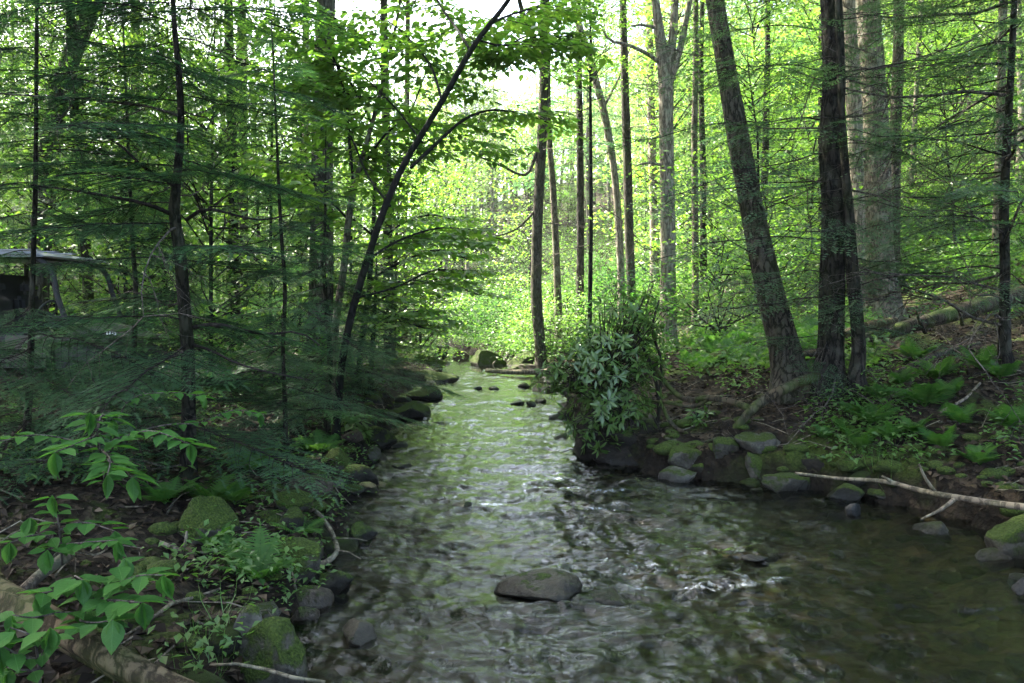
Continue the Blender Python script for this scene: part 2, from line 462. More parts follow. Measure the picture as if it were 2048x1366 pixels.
def trail_mat():
    k = NT('dirt_trail_gravel')
    ge = k.n('NewGeometry'); P = (ge, 'Position')
    n = k.n('TexNoise', Vector=P, Scale=5., Detail=8., Roughness=.7)
    v = k.n('TexVoronoi', Vector=P, Scale=45.)
    col = k.ramp((n, 'Fac'), [(.3, (.12, .10, .08)), (.7, (.27, .24, .20))])
    bp = k.n('Bump', Strength=.6, Distance=.03, Height=(v, 'Distance'))
    return k.surf(k.n('BsdfPrincipled', Base_Color=col, Roughness=.95, Specular_IOR_Level=.1, Normal=bp))
TRAIL = trail_mat()
def water_mat():
    k = NT('clear_stream_water')
    ge = k.n('NewGeometry'); P = (ge, 'Position')
    at = k.n('Attribute', _attribute_name='foam')
    mp = k.n('Mapping', Vector=P, Scale=(1., .55, 1.))
    n1 = k.n('TexNoise', Vector=mp, Scale=22., Detail=4., Roughness=.6, Distortion=.6)
    n2 = k.n('TexNoise', Vector=mp, Scale=75., Detail=2.)
    h = k.math('ADD', (n1, 'Fac'), k.math('MULTIPLY', (n2, 'Fac'), .25))
    bp = k.n('Bump', Strength=.6, Distance=.014, Height=h)
    fr = k.n('Fresnel', IOR=1.333, Normal=bp)
    tr = k.n('BsdfTransparent', Color=(.30, .295, .225))
    gl = k.n('BsdfGlossy', Color=(1., 1., 1.), Roughness=.05, Normal=bp)
    s = k.n('MixShader', i0=fr, i1=tr, i2=gl)
    s = k.n('MixShader', i0=.007, i1=s, i2=k.n('BsdfDiffuse', Color=(.25, .265, .215)))     # fine bubbles and silt in the moving water
    n3 = k.n('TexNoise', Vector=P, Scale=38., Detail=5., Roughness=.7)
    f = k.ramp(k.math('MULTIPLY', (at, 'Fac'), (n3, 'Fac')), [(.40, 0.), (.80, .5)])
    fm = k.n('BsdfDiffuse', Color=(.75, .78, .78))
    return k.surf(k.n('MixShader', i0=f, i1=s, i2=fm))
WATER = water_mat()
def plain(name, col, rough=.5, metal=0.0, noise=.15, coat=0.0):
    k = NT(name)
    tc = k.n('TexCoord')
    n = k.n('TexNoise', Vector=(tc, 'Object'), Scale=9., Detail=6.)
    c = k.mix(k.math('MULTIPLY', (n, 'Fac'), noise * 2), col, tuple(c * .5 + .03 for c in col))
    return k.surf(k.n('BsdfPrincipled', Base_Color=c, Roughness=rough, Metallic=metal, Coat_Weight=coat))
# ------------------------------------------------------------------ setting: ground, stream bed, water
def build_ground():
    def axis(fine_lo, fine_hi, step, lo, hi, grow):
        a = list(np.arange(fine_lo, fine_hi, step))
        s = step
        while a[-1] < hi: s *= grow; a.append(a[-1] + s)
        s = step
        while a[0] > lo: s *= grow; a.insert(0, a[0] - s)
        return np.array(a)
    X = axis(-4.0, 5.0, .055, -120, 120, 1.07)
    Y = axis(1.8, 11.0, .06, -40, 170, 1.06)
    gx, gy = np.meshgrid(X, Y)
    z = ground_z(gx, gy)
    V = np.stack([gx, gy, z], -1).reshape(-1, 3)
    nx, ny = len(X), len(Y)
    i = np.arange(ny - 1)[:, None] * nx + np.arange(nx - 1)[None]
    Q = np.stack([i, i + 1, i + 1 + nx, i + nx], -1).reshape(-1, 4)
    c = V[Q].mean(1)
    inside = (c[:, 0] > left_edge(c[:, 1]) - .02) & (c[:, 0] < right_edge(c[:, 1]) + .02)
    inside &= V[Q][:, :, 2].max(1) < -.02
    b = MB(); b.add(V, quads=Q, mat=inside.astype(int))
    return tag(b.obj('ground', [GROUND, BED], smooth=True), kind='structure')
build_ground()

RIPPLE = []      # (x, y, radius, gain): livelier water behind stones
for px, py, r, g in ((1235, 1040, .55, 1.), (1400, 1120, .55, 1.1), (1480, 1150, .4, .9), (1215, 975, .45, 1.0), (960, 752, 1.6, .8), (1010, 730, 1.4, .6),
                     (1120, 1195, .4, .5), (700, 1270, .3, .4), (1330, 1180, .35, .8), (1090, 985, .5, .5)):
    p = at_z(px, py); RIPPLE.append((p[0], p[1], r, g))
def water_h(x, y):
    lively = 0
    for a, b, r, g in RIPPLE: lively = lively + g * np.exp(-((x - a) ** 2 + (y - b) ** 2 * .7) / r ** 2)
    wx = x + .12 * noise3(x * 1.7, y * 1.3, 2) ; wy = y + .15 * noise3(x * 1.5, y * 1.5, 8)
    h = .026 * noise3(wx * 1.6, wy * 2.3, 1) + .019 * noise3(wx * 3.6 + 5, wy * 5.2, 2)
    h = h + .015 * (.5 - np.abs(noise3(wx * 6.5, wy * 9.5, 3))) * 1.7 + .0085 * (.4 - np.abs(noise3(wx * 9, wy * 17, 4))) + .0026 * noise3(wx * 22, wy * 36, 5)
    calm = .75 + .5 * noise3(x * .5, y * .35, 11)
    h = h * np.clip(calm, .8, 1.35) * 1.15 * (1 + .6 * np.clip(lively, 0, 1.3))
    return h, lively
def build_water():
    Y = [-30., -12, -5, -2, 0]
    y = 1.0
    while y < 62: Y.append(y); y += max(.013, .0048 * y) if y > 2.6 else .12
    Y = np.array(Y); nu = 270
    U = np.linspace(0, 1, nu)
    L, R = left_edge(Y) - .35, right_edge(Y) + .35
    gx = L[:, None] + (R - L)[:, None] * U[None]; gy = np.repeat(Y[:, None], nu, 1)
    h, lively = water_h(gx, gy)
    V = np.stack([gx, gy, h], -1).reshape(-1, 3)
    i = np.arange(len(Y) - 1)[:, None] * nu + np.arange(nu - 1)[None]
    Q = np.stack([i, i + 1, i + 1 + nu, i + nu], -1).reshape(-1, 4)
    b = MB(); b.add(V, quads=Q)
    o = b.obj('stream_water', WATER, smooth=True)
    fo = np.clip(lively, 0, 1.1) * (.42 + .8 * fbm(gx * 3.2, gy * 8, 3, 4)) + .25 * np.clip(h / .012 - 1.1, 0, 1)
    at = o.data.attributes.new('foam', 'FLOAT', 'POINT')
    at.data.foreach_set('value', np.clip(fo, 0, 1).astype(np.float32).reshape(-1))
    tag(o, kind='structure')
build_water()

# dirt trail on the left bank where the buggy is parked
def build_trail():
    C = np.array([(-16, 9.5), (-9, 10.2), (-6.6, 11.0), (-5.4, 13), (-5.2, 17), (-6.0, 24), (-8, 34)], float)
    P, _ = resample(np.c_[C, np.zeros(len(C))], np.ones(len(C)), .2)
    T = np.gradient(P[:, :2], axis=0); T /= np.linalg.norm(T, axis=1)[:, None]
    N = np.stack([-T[:, 1], T[:, 0]], -1)
    U = np.linspace(-1.15, 1.15, 16)
    w = 1 + .2 * noise3(P[:, 0] * .8, P[:, 1] * .8, 3)
    xy = P[:, None, :2] + N[:, None] * (U[None] * w[:, None])[..., None]
    edge = np.abs(U)[None] / 1.15
    z = ground_z(xy[..., 0], xy[..., 1]) + .035 - .06 * sst(.75, 1, edge)
    V = np.concatenate([xy, z[..., None]], -1).reshape(-1, 3)
    n = len(U); i = np.arange(len(P) - 1)[:, None] * n + np.arange(n - 1)[None]
    b = MB(); b.add(V, quads=np.stack([i, i + n, i + n + 1, i + 1], -1).reshape(-1, 4))
    tag(b.obj('dirt_trail', TRAIL, smooth=True), kind='structure')
build_trail()
# ------------------------------------------------------------------ leaf shapes
def leaf_simple():
    V = [(0, 0, 0), (.42, .30, .05), (1, 0, -.06), (.42, -.30, .05)]
    return np.array(V), np.array([(0, 2, 1), (0, 3, 2)])
def leaf_shape(width=.3, tip=1.6, fold=.08, droop=.12, n=5, peak=.42, wav=0.0):
    t = np.linspace(0, 1, n + 1)
    w = width * np.sin(math.pi * np.clip(t, 0, 1) ** (math.log(.5) / math.log(peak))) ** (1.0) * (1 - .25 * t ** 4)
    w[0] = .015; w[-1] = .0
    z = -droop * t ** 2
    mid = np.stack([t, 0 * t, z - fold * w / max(width, .01) * .6], -1)
    a = np.stack([t, w, z + fold * w / max(width, .01) + wav * np.sin(t * 9)], -1)
    b = np.stack([t, -w, z + fold * w / max(width, .01) + wav * np.cos(t * 9)], -1)
    V = np.concatenate([mid, a, b]); m = n + 1
    T = []
    for i in range(n):
        T += [(i, i + 1, m + i + 1), (i, m + i + 1, m + i), (i, 2 * m + i + 1, i + 1), (i, 2 * m + i, 2 * m + i + 1)]
    return V, np.array(T)
LS_V, LS_T = leaf_simple()
LB_V, LB_T = leaf_shape(.29, fold=.05, droop=.10, n=4)
def quill(tw=.035, pairs=7, w=.15, seed=0):
    r = np.random.default_rng(seed); V = []; T = []
    for i in range(pairs):
        t = (i + .4) / pairs
        for s in (1, -1):
            k = len(V); z = r.uniform(-.02, .03); l = w * (1 - .35 * t) * r.uniform(.85, 1.1)
            V += [(t - tw, 0, 0), (t + tw, 0, 0), (t + .09, s * l, z)]
            T.append((k, k + 1, k + 2) if s > 0 else (k + 1, k, k + 2))
    k = len(V); V += [(.93, .03, 0), (.93, -.03, 0), (1.1, 0, -.01)]; T.append((k, k + 1, k + 2))
    return np.array(V), np.array(T)
QH_V, QH_T = quill(.05, 7, .19)
QM_V, QM_T = quill(.10, 3, .21)
QL_V, QL_T = np.array([(0, 0, 0), (.5, .15, .02), (1.08, 0, -.02), (.5, -.15, .02)]), np.array([(0, 2, 1), (0, 3, 2)])

def hemlock_spray(seed, L=1.4, quality='hi', bare=.10, thin=1.0, wood=0.0065):
    """one flat, drooping hemlock bough along +X"""
    r = np.random.default_rng(seed); b = MB()
    n = 12; x = np.linspace(0, L, n)
    wob = np.cumsum(np.cumsum(r.normal(0, .009, n))); wz = np.cumsum(r.normal(0, .014, n))
    A = np.stack([x, wob, wz - .13 * x ** 2 + .08 * x], -1)
    b.tube(A, np.linspace(wood, .002, n), 5 if quality == 'hi' else 3, mat=0, cap=False)
    pos, dirs, lens, ups = [], [], [], []
    nb = int(16 * L / 1.4) if quality != 'lo' else int(9 * L / 1.4)
    for i in range(nb):
        s = bare + (1 - bare) * (i + .5 * r.random()) / nb
        for sd in (1, -1):
            if r.random() > .93: continue
            p0 = np.array([np.interp(s * L, x, A[:, c]) for c in range(3)])
            l = L * (.42 * min(1, s * 4 + .45) * (1 - s) ** .75 + .06) * r.uniform(.75, 1.2)
            ang = math.radians(r.uniform(46, 64)) * sd
            m = max(4, int(l / .05)); tt = np.linspace(0, 1, m)
            a = ang * (1 - .28 * tt)
            st = np.stack([np.cos(a), np.sin(a), -.10 - .25 * tt + r.normal(0, .05)], -1) * l / (m - 1)
            B = p0 + np.concatenate([[np.zeros(3)], np.cumsum(st[:-1], 0)])
            if quality == 'hi': b.tube(B, np.linspace(.0035, .001, m), 3, cap=False)
            step = .034 if quality == 'hi' else .05 if quality == 'mid' else .085
            for u in np.arange(.05, l, step):
                for sg in (1, -1):
                    if r.random() > thin: continue
                    q = np.array([np.interp(u / l, tt, B[:, c]) for c in range(3)])
                    aa = np.interp(u / l, tt, a) + sg * math.radians(r.uniform(38, 58))
                    pos.append(q); dirs.append((math.cos(aa), math.sin(aa), r.uniform(-.28, .02)))
                    lens.append((.105 if quality != 'lo' else .15) * (1 - .5 * u / l) * r.uniform(.7, 1.15))
                    ups.append((r.normal(0, .22), r.normal(0, .22), 1))
            pos.append(B[-1]); dirs.append(tuple(st[-1] / np.linalg.norm(st[-1]))); lens.append(.09); ups.append((0, 0, 1))
    M = mats34(np.array(pos), np.array(dirs), np.array(ups), np.array(lens))
    TV, TT = {'hi': (QH_V, QH_T), 'mid': (QM_V, QM_T), 'lo': (QL_V, QL_T)}[quality]
    b.inst(TV, TT, M, rnd=r.random(len(M)), mat=1)
    return b
SPRAY_HI = [hemlock_spray(40 + i, 1.4, 'hi').mesh('hemlock_bough', [TWIG_DARK, NEEDLE], True) for i in range(4)]
SPRAY_MID = [hemlock_spray(50 + i, 1.5, 'mid', bare=.15, thin=1.0).mesh('hemlock_bough_mid', [TWIG_DARK, NEEDLE_PALE], True) for i in range(3)]
SPRAY_BARE = [hemlock_spray(60 + i, 1.6, 'mid', bare=.3, thin=.6).mesh('thin_hemlock_bough', [TWIG_DARK, NEEDLE_PALE], True) for i in range(3)]
def dead_bough(seed, L=1.4):
    r = np.random.default_rng(seed); b = MB()
    def go(p, d, l, rad, dep):
        n = 7; pts = [p]; dd = d
        for i in range(n - 1):
            dd = unit(dd + r.normal(0, .16, 3) + np.array([0, 0, -.05])); pts.append(pts[-1] + dd * l / (n - 1))
        b.tube(pts, np.linspace(rad, rad * .3, n), 4 if dep < 1 else 3, cap=False)
        if dep < 2:
            for k in range(6 if dep == 0 else 4):
                i = r.integers(1, n); q = pts[i]
                go(q, unit(dd + r.normal(0, .7, 3) * np.array([1, 1, .6])), l * r.uniform(.3, .55), rad * .45, dep + 1)
    go(np.zeros(3), np.array([1., 0, 0]), L, .011, 0)
    return b.mesh('dead_bough', [TWIG], True)
DEAD = [dead_bough(70 + i) for i in range(4)]

# ------------------------------------------------------------------ crowns for the woods
def leafy_crown(seed, R=3.0, H=6.0, ntips=70, per=62, leaf=.13, layer=.1, lo=-.5):
    """limbs from a stem on the z axis to leaf layers spread through an uneven crown; origin at the crown's foot"""
    r = np.random.default_rng(seed); b = MB(); pos = []; d = []; up = []; sc = []; rnd = []
    lob = r.uniform(0, 6.28, 3)
    for i in range(ntips):
        u = (i + r.random()) / ntips; z = H * u
        rr = R * math.sqrt(max(.06, 1 - (2 * u - .85) ** 2 * .75)) * r.uniform(.35, 1.05)
        a = i * 2.4 + r.normal(0, .4)
        rr *= 1 + .25 * math.sin(2 * a + lob[0]) + .15 * math.sin(3 * a + lob[1])
        tip = np.array([rr * math.cos(a), rr * math.sin(a), z + r.uniform(-.3, .5)])
        foot = np.array([0, 0, max(-.6, z - rr * r.uniform(.35, .8))])
        mid = (foot + tip) / 2 + np.array([0, 0, -.08 * rr]) + r.normal(0, .12, 3)
        P, RR = resample([foot, mid, tip], [.012 + .004 * rr, .010, .004], .5)
        b.tube(P, RR, 3, mat=0, cap=False)
        k = int(per * r.uniform(.5, 1.3)); spread = r.uniform(.5, .95)
        q = r.normal(0, .5, (k, 3)) * np.array([spread, spread, layer + .05])
        w = .6 * r.random((k, 1)) ** 1.6; c = tip * (1 - w) + ((foot + tip) / 2 * .4 + tip * .6 * (1 - w)) * w
        q[:, 2] -= .18 * (q[:, 0] ** 2 + q[:, 1] ** 2)
        pos.append(c + q); aa = r.uniform(0, 6.28, k)
        d.append(np.stack([np.cos(aa), np.sin(aa), r.uniform(-.7, .15, k)], -1))
        up.append(np.stack([r.normal(0, .45, k), r.normal(0, .45, k), np.ones(k)], -1))
        sc.append(leaf * r.uniform(.6, 1.25, k)); rnd.append(np.clip(r.random(k) * .5 + r.random() * .4, 0, .99))
    M = mats34(np.concatenate(pos), np.concatenate(d), np.concatenate(up), np.concatenate(sc))
    b.inst(LS_V, LS_T, M, rnd=np.concatenate(rnd), mat=1)
    return b
CROWN = [leafy_crown(100 + i, 3.0, 6.5, 58, 88, .14, .03).mesh('leafy_crown', [TWIG, (LEAF_FAR, LEAF_FAR_DARK, LEAF_MID, LEAF_FAR)[i]]) for i in range(4)]
CROWN_LOOSE = [leafy_crown(110 + i, 2.6, 7.5, 44, 72, .13, .03).mesh('loose_crown', [TWIG, (LEAF_FAR, LEAF_MID)[i % 2]]) for i in range(3)]
CROWN_UNDER = [leafy_crown(120 + i, 1.7, 3.2, 40, 74, .10, .0).mesh('sapling_crown', [TWIG_DARK, LEAF_BRIGHT]) for i in range(3)]
BUSH = [leafy_crown(130 + i, .9, 1.3, 34, 46, .075, .08).mesh('bush_foliage', [TWIG_DARK, (HERB, SHRUB, LEAF_BRIGHT)[i]]) for i in range(3)]
def hemlock_crown(seed, H=12.0, R=2.6, n=80):
    r = np.random.default_rng(seed); b = MB(); parts = [hemlock_spray(seed * 7 + i, 1.5, 'lo', bare=.25, thin=.85) for i in range(3)]
    for i in range(n):
        u = (i + r.random()) / n
        L = R * (1 - u) ** .8 * r.uniform(.65, 1.15) + .3
        a = i * 2.4 + r.normal(0, .3); s = L / 1.5
        tilt = r.uniform(-.25, .05) + .3 * u
        x = np.array([math.cos(a) * math.cos(tilt), math.sin(a) * math.cos(tilt), math.sin(tilt)])
        M = mats34(np.array([[0, 0, u * H]]), x[None], np.array([[0., 0, 1]]), np.array([s]))[0]
        src = parts[i % 3]; off = 0
        V = np.concatenate(src.v) @ M[:, :3].T + M[:, 3]
        base = b.n; b.v.append(V.astype(np.float32)); b.n += len(V)
        for lst, dst in ((src.t, b.t), (src.q, b.q)):
            for A, rr, mm in lst: dst.append((A + base, rr, mm))
    return b
HCROWN = [hemlock_crown(5 + i, 12, 2.6, 70).mesh('hemlock_crown', [TWIG_DARK, (NEEDLE, NEEDLE_PALE)[i]]) for i in range(2)]

# ------------------------------------------------------------------ trunks
def bark_disp(amp, seed, fr=5.0, base_z=None, flare=0.0, fz=1.2):
    def f(a, P, rad):
        z = np.repeat(P[:, 2:3], a.shape[1], 1)
        n = noise3(np.cos(a) * fr + seed, np.sin(a) * fr + seed * .37, z * fz) + .5 * noise3(np.cos(a) * fr * 2.3, np.sin(a) * fr * 2.3 + seed, z * fz * 2.6)
        k = 1 + amp * n + .04 * noise3(np.cos(a) * 1.2, np.sin(a) * 1.2 + seed, z * .5)
        if flare:
            hgt = np.clip(z - base_z, 0, None)
            k = k + flare * np.exp(-hgt / .22) * (1 + .55 * np.sin(a * 4 + seed) + .3 * np.sin(a * 7 + 2 * seed))
        return k
    return f
def trunk_path(spec, d, H, d_top=None, lean_out=True):
    """spec: [(px, py, width_px)] from the foot up; continues above the frame to height H"""
    pts = []; rad = []
    n = len(spec)
    for i, (px, py, w) in enumerate(spec):
        dd = d + ((d_top if d_top is not None else d) - d) * i / max(1, n - 1)
        p = pt(px, py, dd); pts.append(p); rad.append(w / 2 * dd / F)
    P = np.array(pts)
    g = gz(P[0, 0], P[0, 1])
    if P[0, 2] > g + .02:
        v = unit(P[0] - P[1]); v = unit(v * np.array([.5, .5, 1]))
        k = (P[0, 2] - g) / max(.2, -v[2])
        q = P[0] + v * k; q[2] = gz(q[0], q[1]) - .12
        P = np.vstack([q, P]); rad = [rad[0] * 1.08] + rad
    else:
        P[0, 2] = g - .12
    if P[-1, 2] < H:
        v = unit(P[-1] - P[-2]); v = unit(v + np.array([0, 0, .6]))
        k = (H - P[-1, 2]) / v[2]
        P = np.vstack([P, P[-1] + v * k * .5, P[-1] + v * k]); rad = rad + [rad[-1] * .7, rad[-1] * .25]
    return P, np.array(rad)
def make_trunk(tree, P, R, mat, sides=12, step=.25, amp=.06, seed=1.0, flare=.35, name='trunk', fr=5.0, parent=None):
    P2, R2 = resample(P, R, step)
    b = MB(); b.tube(P2, R2, sides, disp=bark_disp(amp, seed, fr, P2[0][2] + .1, flare))
    o = b.obj(name, mat, tree, tuple(tree.location), True)
    return o, P2, R2
def px_limb(tree, spec, d, mat, d2=None, name='limb', sides=6, step=.12, amp=.05):
    n = len(spec)
    P = np.array([pt(px, py, d + ((d2 or d) - d) * i / (n - 1)) for i, (px, py, w) in enumerate(spec)])
    R = np.array([max(.003, w / 2 * d / F) for _, _, w in spec])
    P2, R2 = resample(P, R, step)
    b = MB(); b.tube(P2, R2, sides, disp=bark_disp(amp, len(spec) * 1.7, 3) if amp else None)
    return b.obj(name, mat, tree, tuple(tree.location), True), P2, R2
def crown_on(tree, mesh, world, s, rz=0.0, sz=None, name='crown'):
    loc = Vector(world) - tree.location
    o = link(name, mesh, tree); o.location = loc; o.rotation_euler = (0, 0, rz); o.scale = (s, s, sz or s)
    return o
def along(P, z):
    P = np.asarray(P); i = np.argsort(P[:, 2])
    return np.array([np.interp(z, P[i, 2], P[i, c]) for c in range(3)])
def bough(tree, mesh, at, az, L, tilt=-.05, roll=0.0, base=1.4, name='branch'):
    x = Vector((math.cos(az) * math.cos(tilt), math.sin(az) * math.cos(tilt), math.sin(tilt)))
    z = Vector((0, 0, 1)); y = z.cross(x).normalized(); z = x.cross(y)
    M = Matrix((x, y, z)).transposed().to_4x4() @ Matrix.Rotation(roll, 4, 'X')
    s = L / base
    M = Matrix.Translation(Vector(at) - tree.location) @ M @ Matrix.Diagonal((s, s, s, 1))
    return link(name, mesh, tree, mat=M)
# ------------------------------------------------------------------ the trees one can point at
USED = []            # (x, y, clearance) of every stem, so the woods keep clear of them
def new_tree(name, label, spec, d, H, mat, cat='tree', group=None, d_top=None, **kw):
    P, R = trunk_path(spec, d, H, d_top)
    base = (P[0][0], P[0][1], gz(P[0][0], P[0][1]))
    t = thing(name, label, cat, base, group)
    tr, P2, R2 = make_trunk(t, P, R, mat, **kw)
    USED.append((base[0], base[1], 1.0))
    return t, P2, R2

# leaves of the near saplings: the 300 that show largest are parts, the rest one stuff part
LEAF_MESHES = {}
def leaf_meshes(key, mat, shape):
    if key not in LEAF_MESHES:
        LEAF_MESHES[key] = []
        for i in range(4):
            V, T = leaf_shape(**{**shape, 'droop': shape.get('droop', .12) * (.5 + .4 * i), 'width': shape.get('width', .3) * (.9 + .08 * i)})
            b = MB(); b.add(V, tris=T, rnd=.1 + .2 * i); LEAF_MESHES[key].append(b.mesh('leaf', mat, True))
    return LEAF_MESHES[key]
def seen_size(M):
    M = np.asarray(M); p = M[:, :, 3] + M[:, :, 0] * .5
    y = np.maximum(p[:, 1] * CP - (p[:, 2] - CAM_Z) * SP, .05)
    sx = p[:, 0] / y * F + 1024; s = np.linalg.norm(M[:, :, 0], axis=1) / y * F
    sy = 620 - (p[:, 2] - CAM_Z) / y * F
    return np.where((sx > -20) & (sx < 2070) & (sy > -20) & (sy < 1390) & (p[:, 1] > .3), s, 0)
def put_leaves(tree, M, key, mat, shape, limit=300, rest_tmpl=None):
    M = np.asarray(M); ms = leaf_meshes(key, mat, shape)
    # an even share of what is in the frame, largest first
    s = seen_size(M) * RNG.uniform(.75, 1.0, len(M)); order = np.argsort(-s)
    loc = np.array(tree.location)
    for j, i in enumerate(order[:limit]):
        Mi = M[i].copy(); Mi[:, 3] -= loc
        link('leaf', ms[j % 4], tree, mat=m4(Mi))
    rest = order[limit:]
    if len(rest):
        b = MB(); TV, TT = rest_tmpl or (LB_V, LB_T)
        b.inst(TV, TT, M[rest])
        tag(b.obj('foliage', mat, tree, tuple(loc), True), kind='stuff')
def twigs_with_leaves(b, P, r, n=12, L=.6, leaf=.085, gap=.055, start=.15, flat=.15, sub=True, mat=0):
    """side twigs in a flat fan along a limb, alternate leaves on each; returns leaf matrices"""
    P = np.asarray(P, float); s = np.linspace(start, 1, n); out = []
    tt = np.linspace(0, 1, len(P)); T = np.gradient(P, axis=0)
    def one(p, d, l, rad, dep):
        m = max(4, int(l / .08)); pts = [p]; dd = unit(d)
        for i in range(m - 1):
            dd = unit(dd + r.normal(0, .09, 3) * np.array([1, 1, .5]) + np.array([0, 0, -.03])); pts.append(pts[-1] + dd * l / (m - 1))
        pts = np.array(pts); b.tube(pts, np.linspace(rad, .0012, m), 3, cap=False, mat=mat)
        side = 1
        for u in np.arange(.12 * l, l + .001, gap):
            q = np.array([np.interp(u / l, np.linspace(0, 1, m), pts[:, c]) for c in range(3)])
            a = math.atan2(dd[1], dd[0]) + side * math.radians(r.uniform(40, 70)); side = -side
            x = np.array([math.cos(a), math.sin(a), r.uniform(-.55, .05)])
            out.append(mats34(q[None] + x[None] * .012, x[None], np.array([[r.normal(0, .3), r.normal(0, .3), 1]]), np.array([leaf * r.uniform(.65, 1.2)]))[0])
            if sub and dep == 0 and r.random() < .42 and l > .25:
                one(q, np.array([math.cos(a), math.sin(a), r.uniform(-.15, .15)]), l * r.uniform(.3, .5), rad * .6, 1)
        x = dd + np.array([0, 0, -.1])
        out.append(mats34(pts[-1:], x[None], np.array([[0, 0, 1.]]), np.array([leaf]))[0])
    for i, u in enumerate(s):
        p = np.array([np.interp(u, tt, P[:, c]) for c in range(3)]); t = np.array([np.interp(u, tt, T[:, c]) for c in range(3)])
        a = math.atan2(t[1], t[0]) + (1 if i % 2 else -1) * math.radians(r.uniform(38, 68))
        if i == len(s) - 1: a = math.atan2(t[1], t[0])
        d = np.array([math.cos(a), math.sin(a), r.uniform(-flat, flat)])
        one(p, d, L * r.uniform(.6, 1.15) * (1.1 - .5 * u), .006, 0)
    return out

# --- leaning dark sapling over the stream
def leaning_sapling():
    d = 8.2
    t, P, R = new_tree('leaning_sapling', 'dark slender sapling leaning right over the stream with big bright green leaves',
                       [(690, 690, 15), (708, 610, 15), (738, 510, 14), (768, 420, 14), (802, 340, 13), (850, 258, 12), (885, 200, 12), (950, 88, 11), (1022, -8, 9)], d, 6.6, BARK_DARK, d_top=8.0,
                       sides=10, step=.1, amp=.05, seed=2.2, flare=.25)
    r = np.random.default_rng(21); M = []; b = MB()
    limbs = [([(822, 335, 8), (870, 290, 7), (930, 238, 6), (985, 220, 5), (1060, 232, 4), (1120, 255, 3)], 8.1, 10.0),
             ([(940, 100, 7), (915, 60, 6), (880, 10, 5), (850, -60, 4)], 8.1, 9.8),
             ([(735, 520, 6), (800, 480, 5), (890, 455, 4), (960, 470, 3)], 8.1, 9.9),
             ([(780, 412, 6), (735, 350, 5), (700, 270, 4), (650, 200, 3)], 8.1, 9.6),
             ([(885, 205, 6), (860, 130, 5), (800, 60, 4), (740, 20, 3)], 8.1, 9.7),
             ([(955, 80, 5), (1010, 92, 4), (1060, 72, 4), (1115, 100, 3)], 8.1, 9.3),
             ([(985, 45, 6), (1020, 30, 5), (1080, 10, 4), (1130, -20, 3)], 8.1, 9.8),
             ([(845, 285, 5), (790, 215, 4), (720, 150, 4), (640, 120, 3)], 8.1, 10.0),
             ([(715, 595, 5), (790, 575, 4), (870, 540, 3), (930, 545, 3)], 8.1, 10.1)]
    for sp, d1, d2 in limbs:
        o, LP, LR = px_limb(t, sp, d1, BARK_DARK, d2, sides=6)
        M += twigs_with_leaves(b, LP, r, n=17, L=.85, leaf=.112, gap=.055)
    tag(b.obj('twigs', TWIG_DARK, t, tuple(t.location)), kind='stuff')
    put_leaves(t, M, 'beech', LEAF_BRIGHT, dict(width=.31, fold=.05, droop=.14, n=4))
leaning_sapling()

# --- forked grey sapling between the thick trunk and the leaning one
def beech_sapling():
    d = 9.4
    t, P, R = new_tree('beech_sapling', 'forked pale grey sapling standing just left of the leaning dark stem, bright leaves above',
                       [(672, 640, 15), (690, 520, 14), (700, 420, 13), (712, 360, 11), (735, 280, 9), (762, 180, 8), (790, 60, 6), (805, -30, 5)], d, 7.0, BARK_GREY, sides=8, step=.12, seed=4.1)
    r = np.random.default_rng(22); M = []; b = MB()
    for sp, d1, d2 in [([(708, 375, 7), (700, 300, 6), (690, 190, 5), (655, 90, 4), (610, 20, 3)], 9.4, 9.8),
                       ([(715, 350, 6), (770, 270, 5), (815, 230, 4), (850, 150, 3)], 9.4, 10.2),
                       ([(697, 440, 5), (640, 380, 4), (590, 330, 3), (530, 320, 3)], 9.4, 9.6),
                       ([(745, 250, 5), (690, 150, 4), (600, 70, 4), (520, 40, 3)], 9.4, 9.4),
                       ([(770, 150, 5), (730, 80, 4), (660, 30, 4), (590, -20, 3)], 9.4, 9.6),
                       ([(755, 200, 5), (620, 170, 4), (500, 130, 3), (420, 110, 3)], 9.4, 9.1)]:
        o, LP, LR = px_limb(t, sp, d1, BARK_DARK, d2, sides=5)
        M += twigs_with_leaves(b, LP, r, n=16, L=.75, leaf=.115, gap=.055)
    tag(b.obj('twigs', TWIG_DARK, t, tuple(t.location)), kind='stuff')
    put_leaves(t, M, 'beech', LEAF_BRIGHT, dict(width=.31, fold=.05, droop=.14, n=4))
beech_sapling()

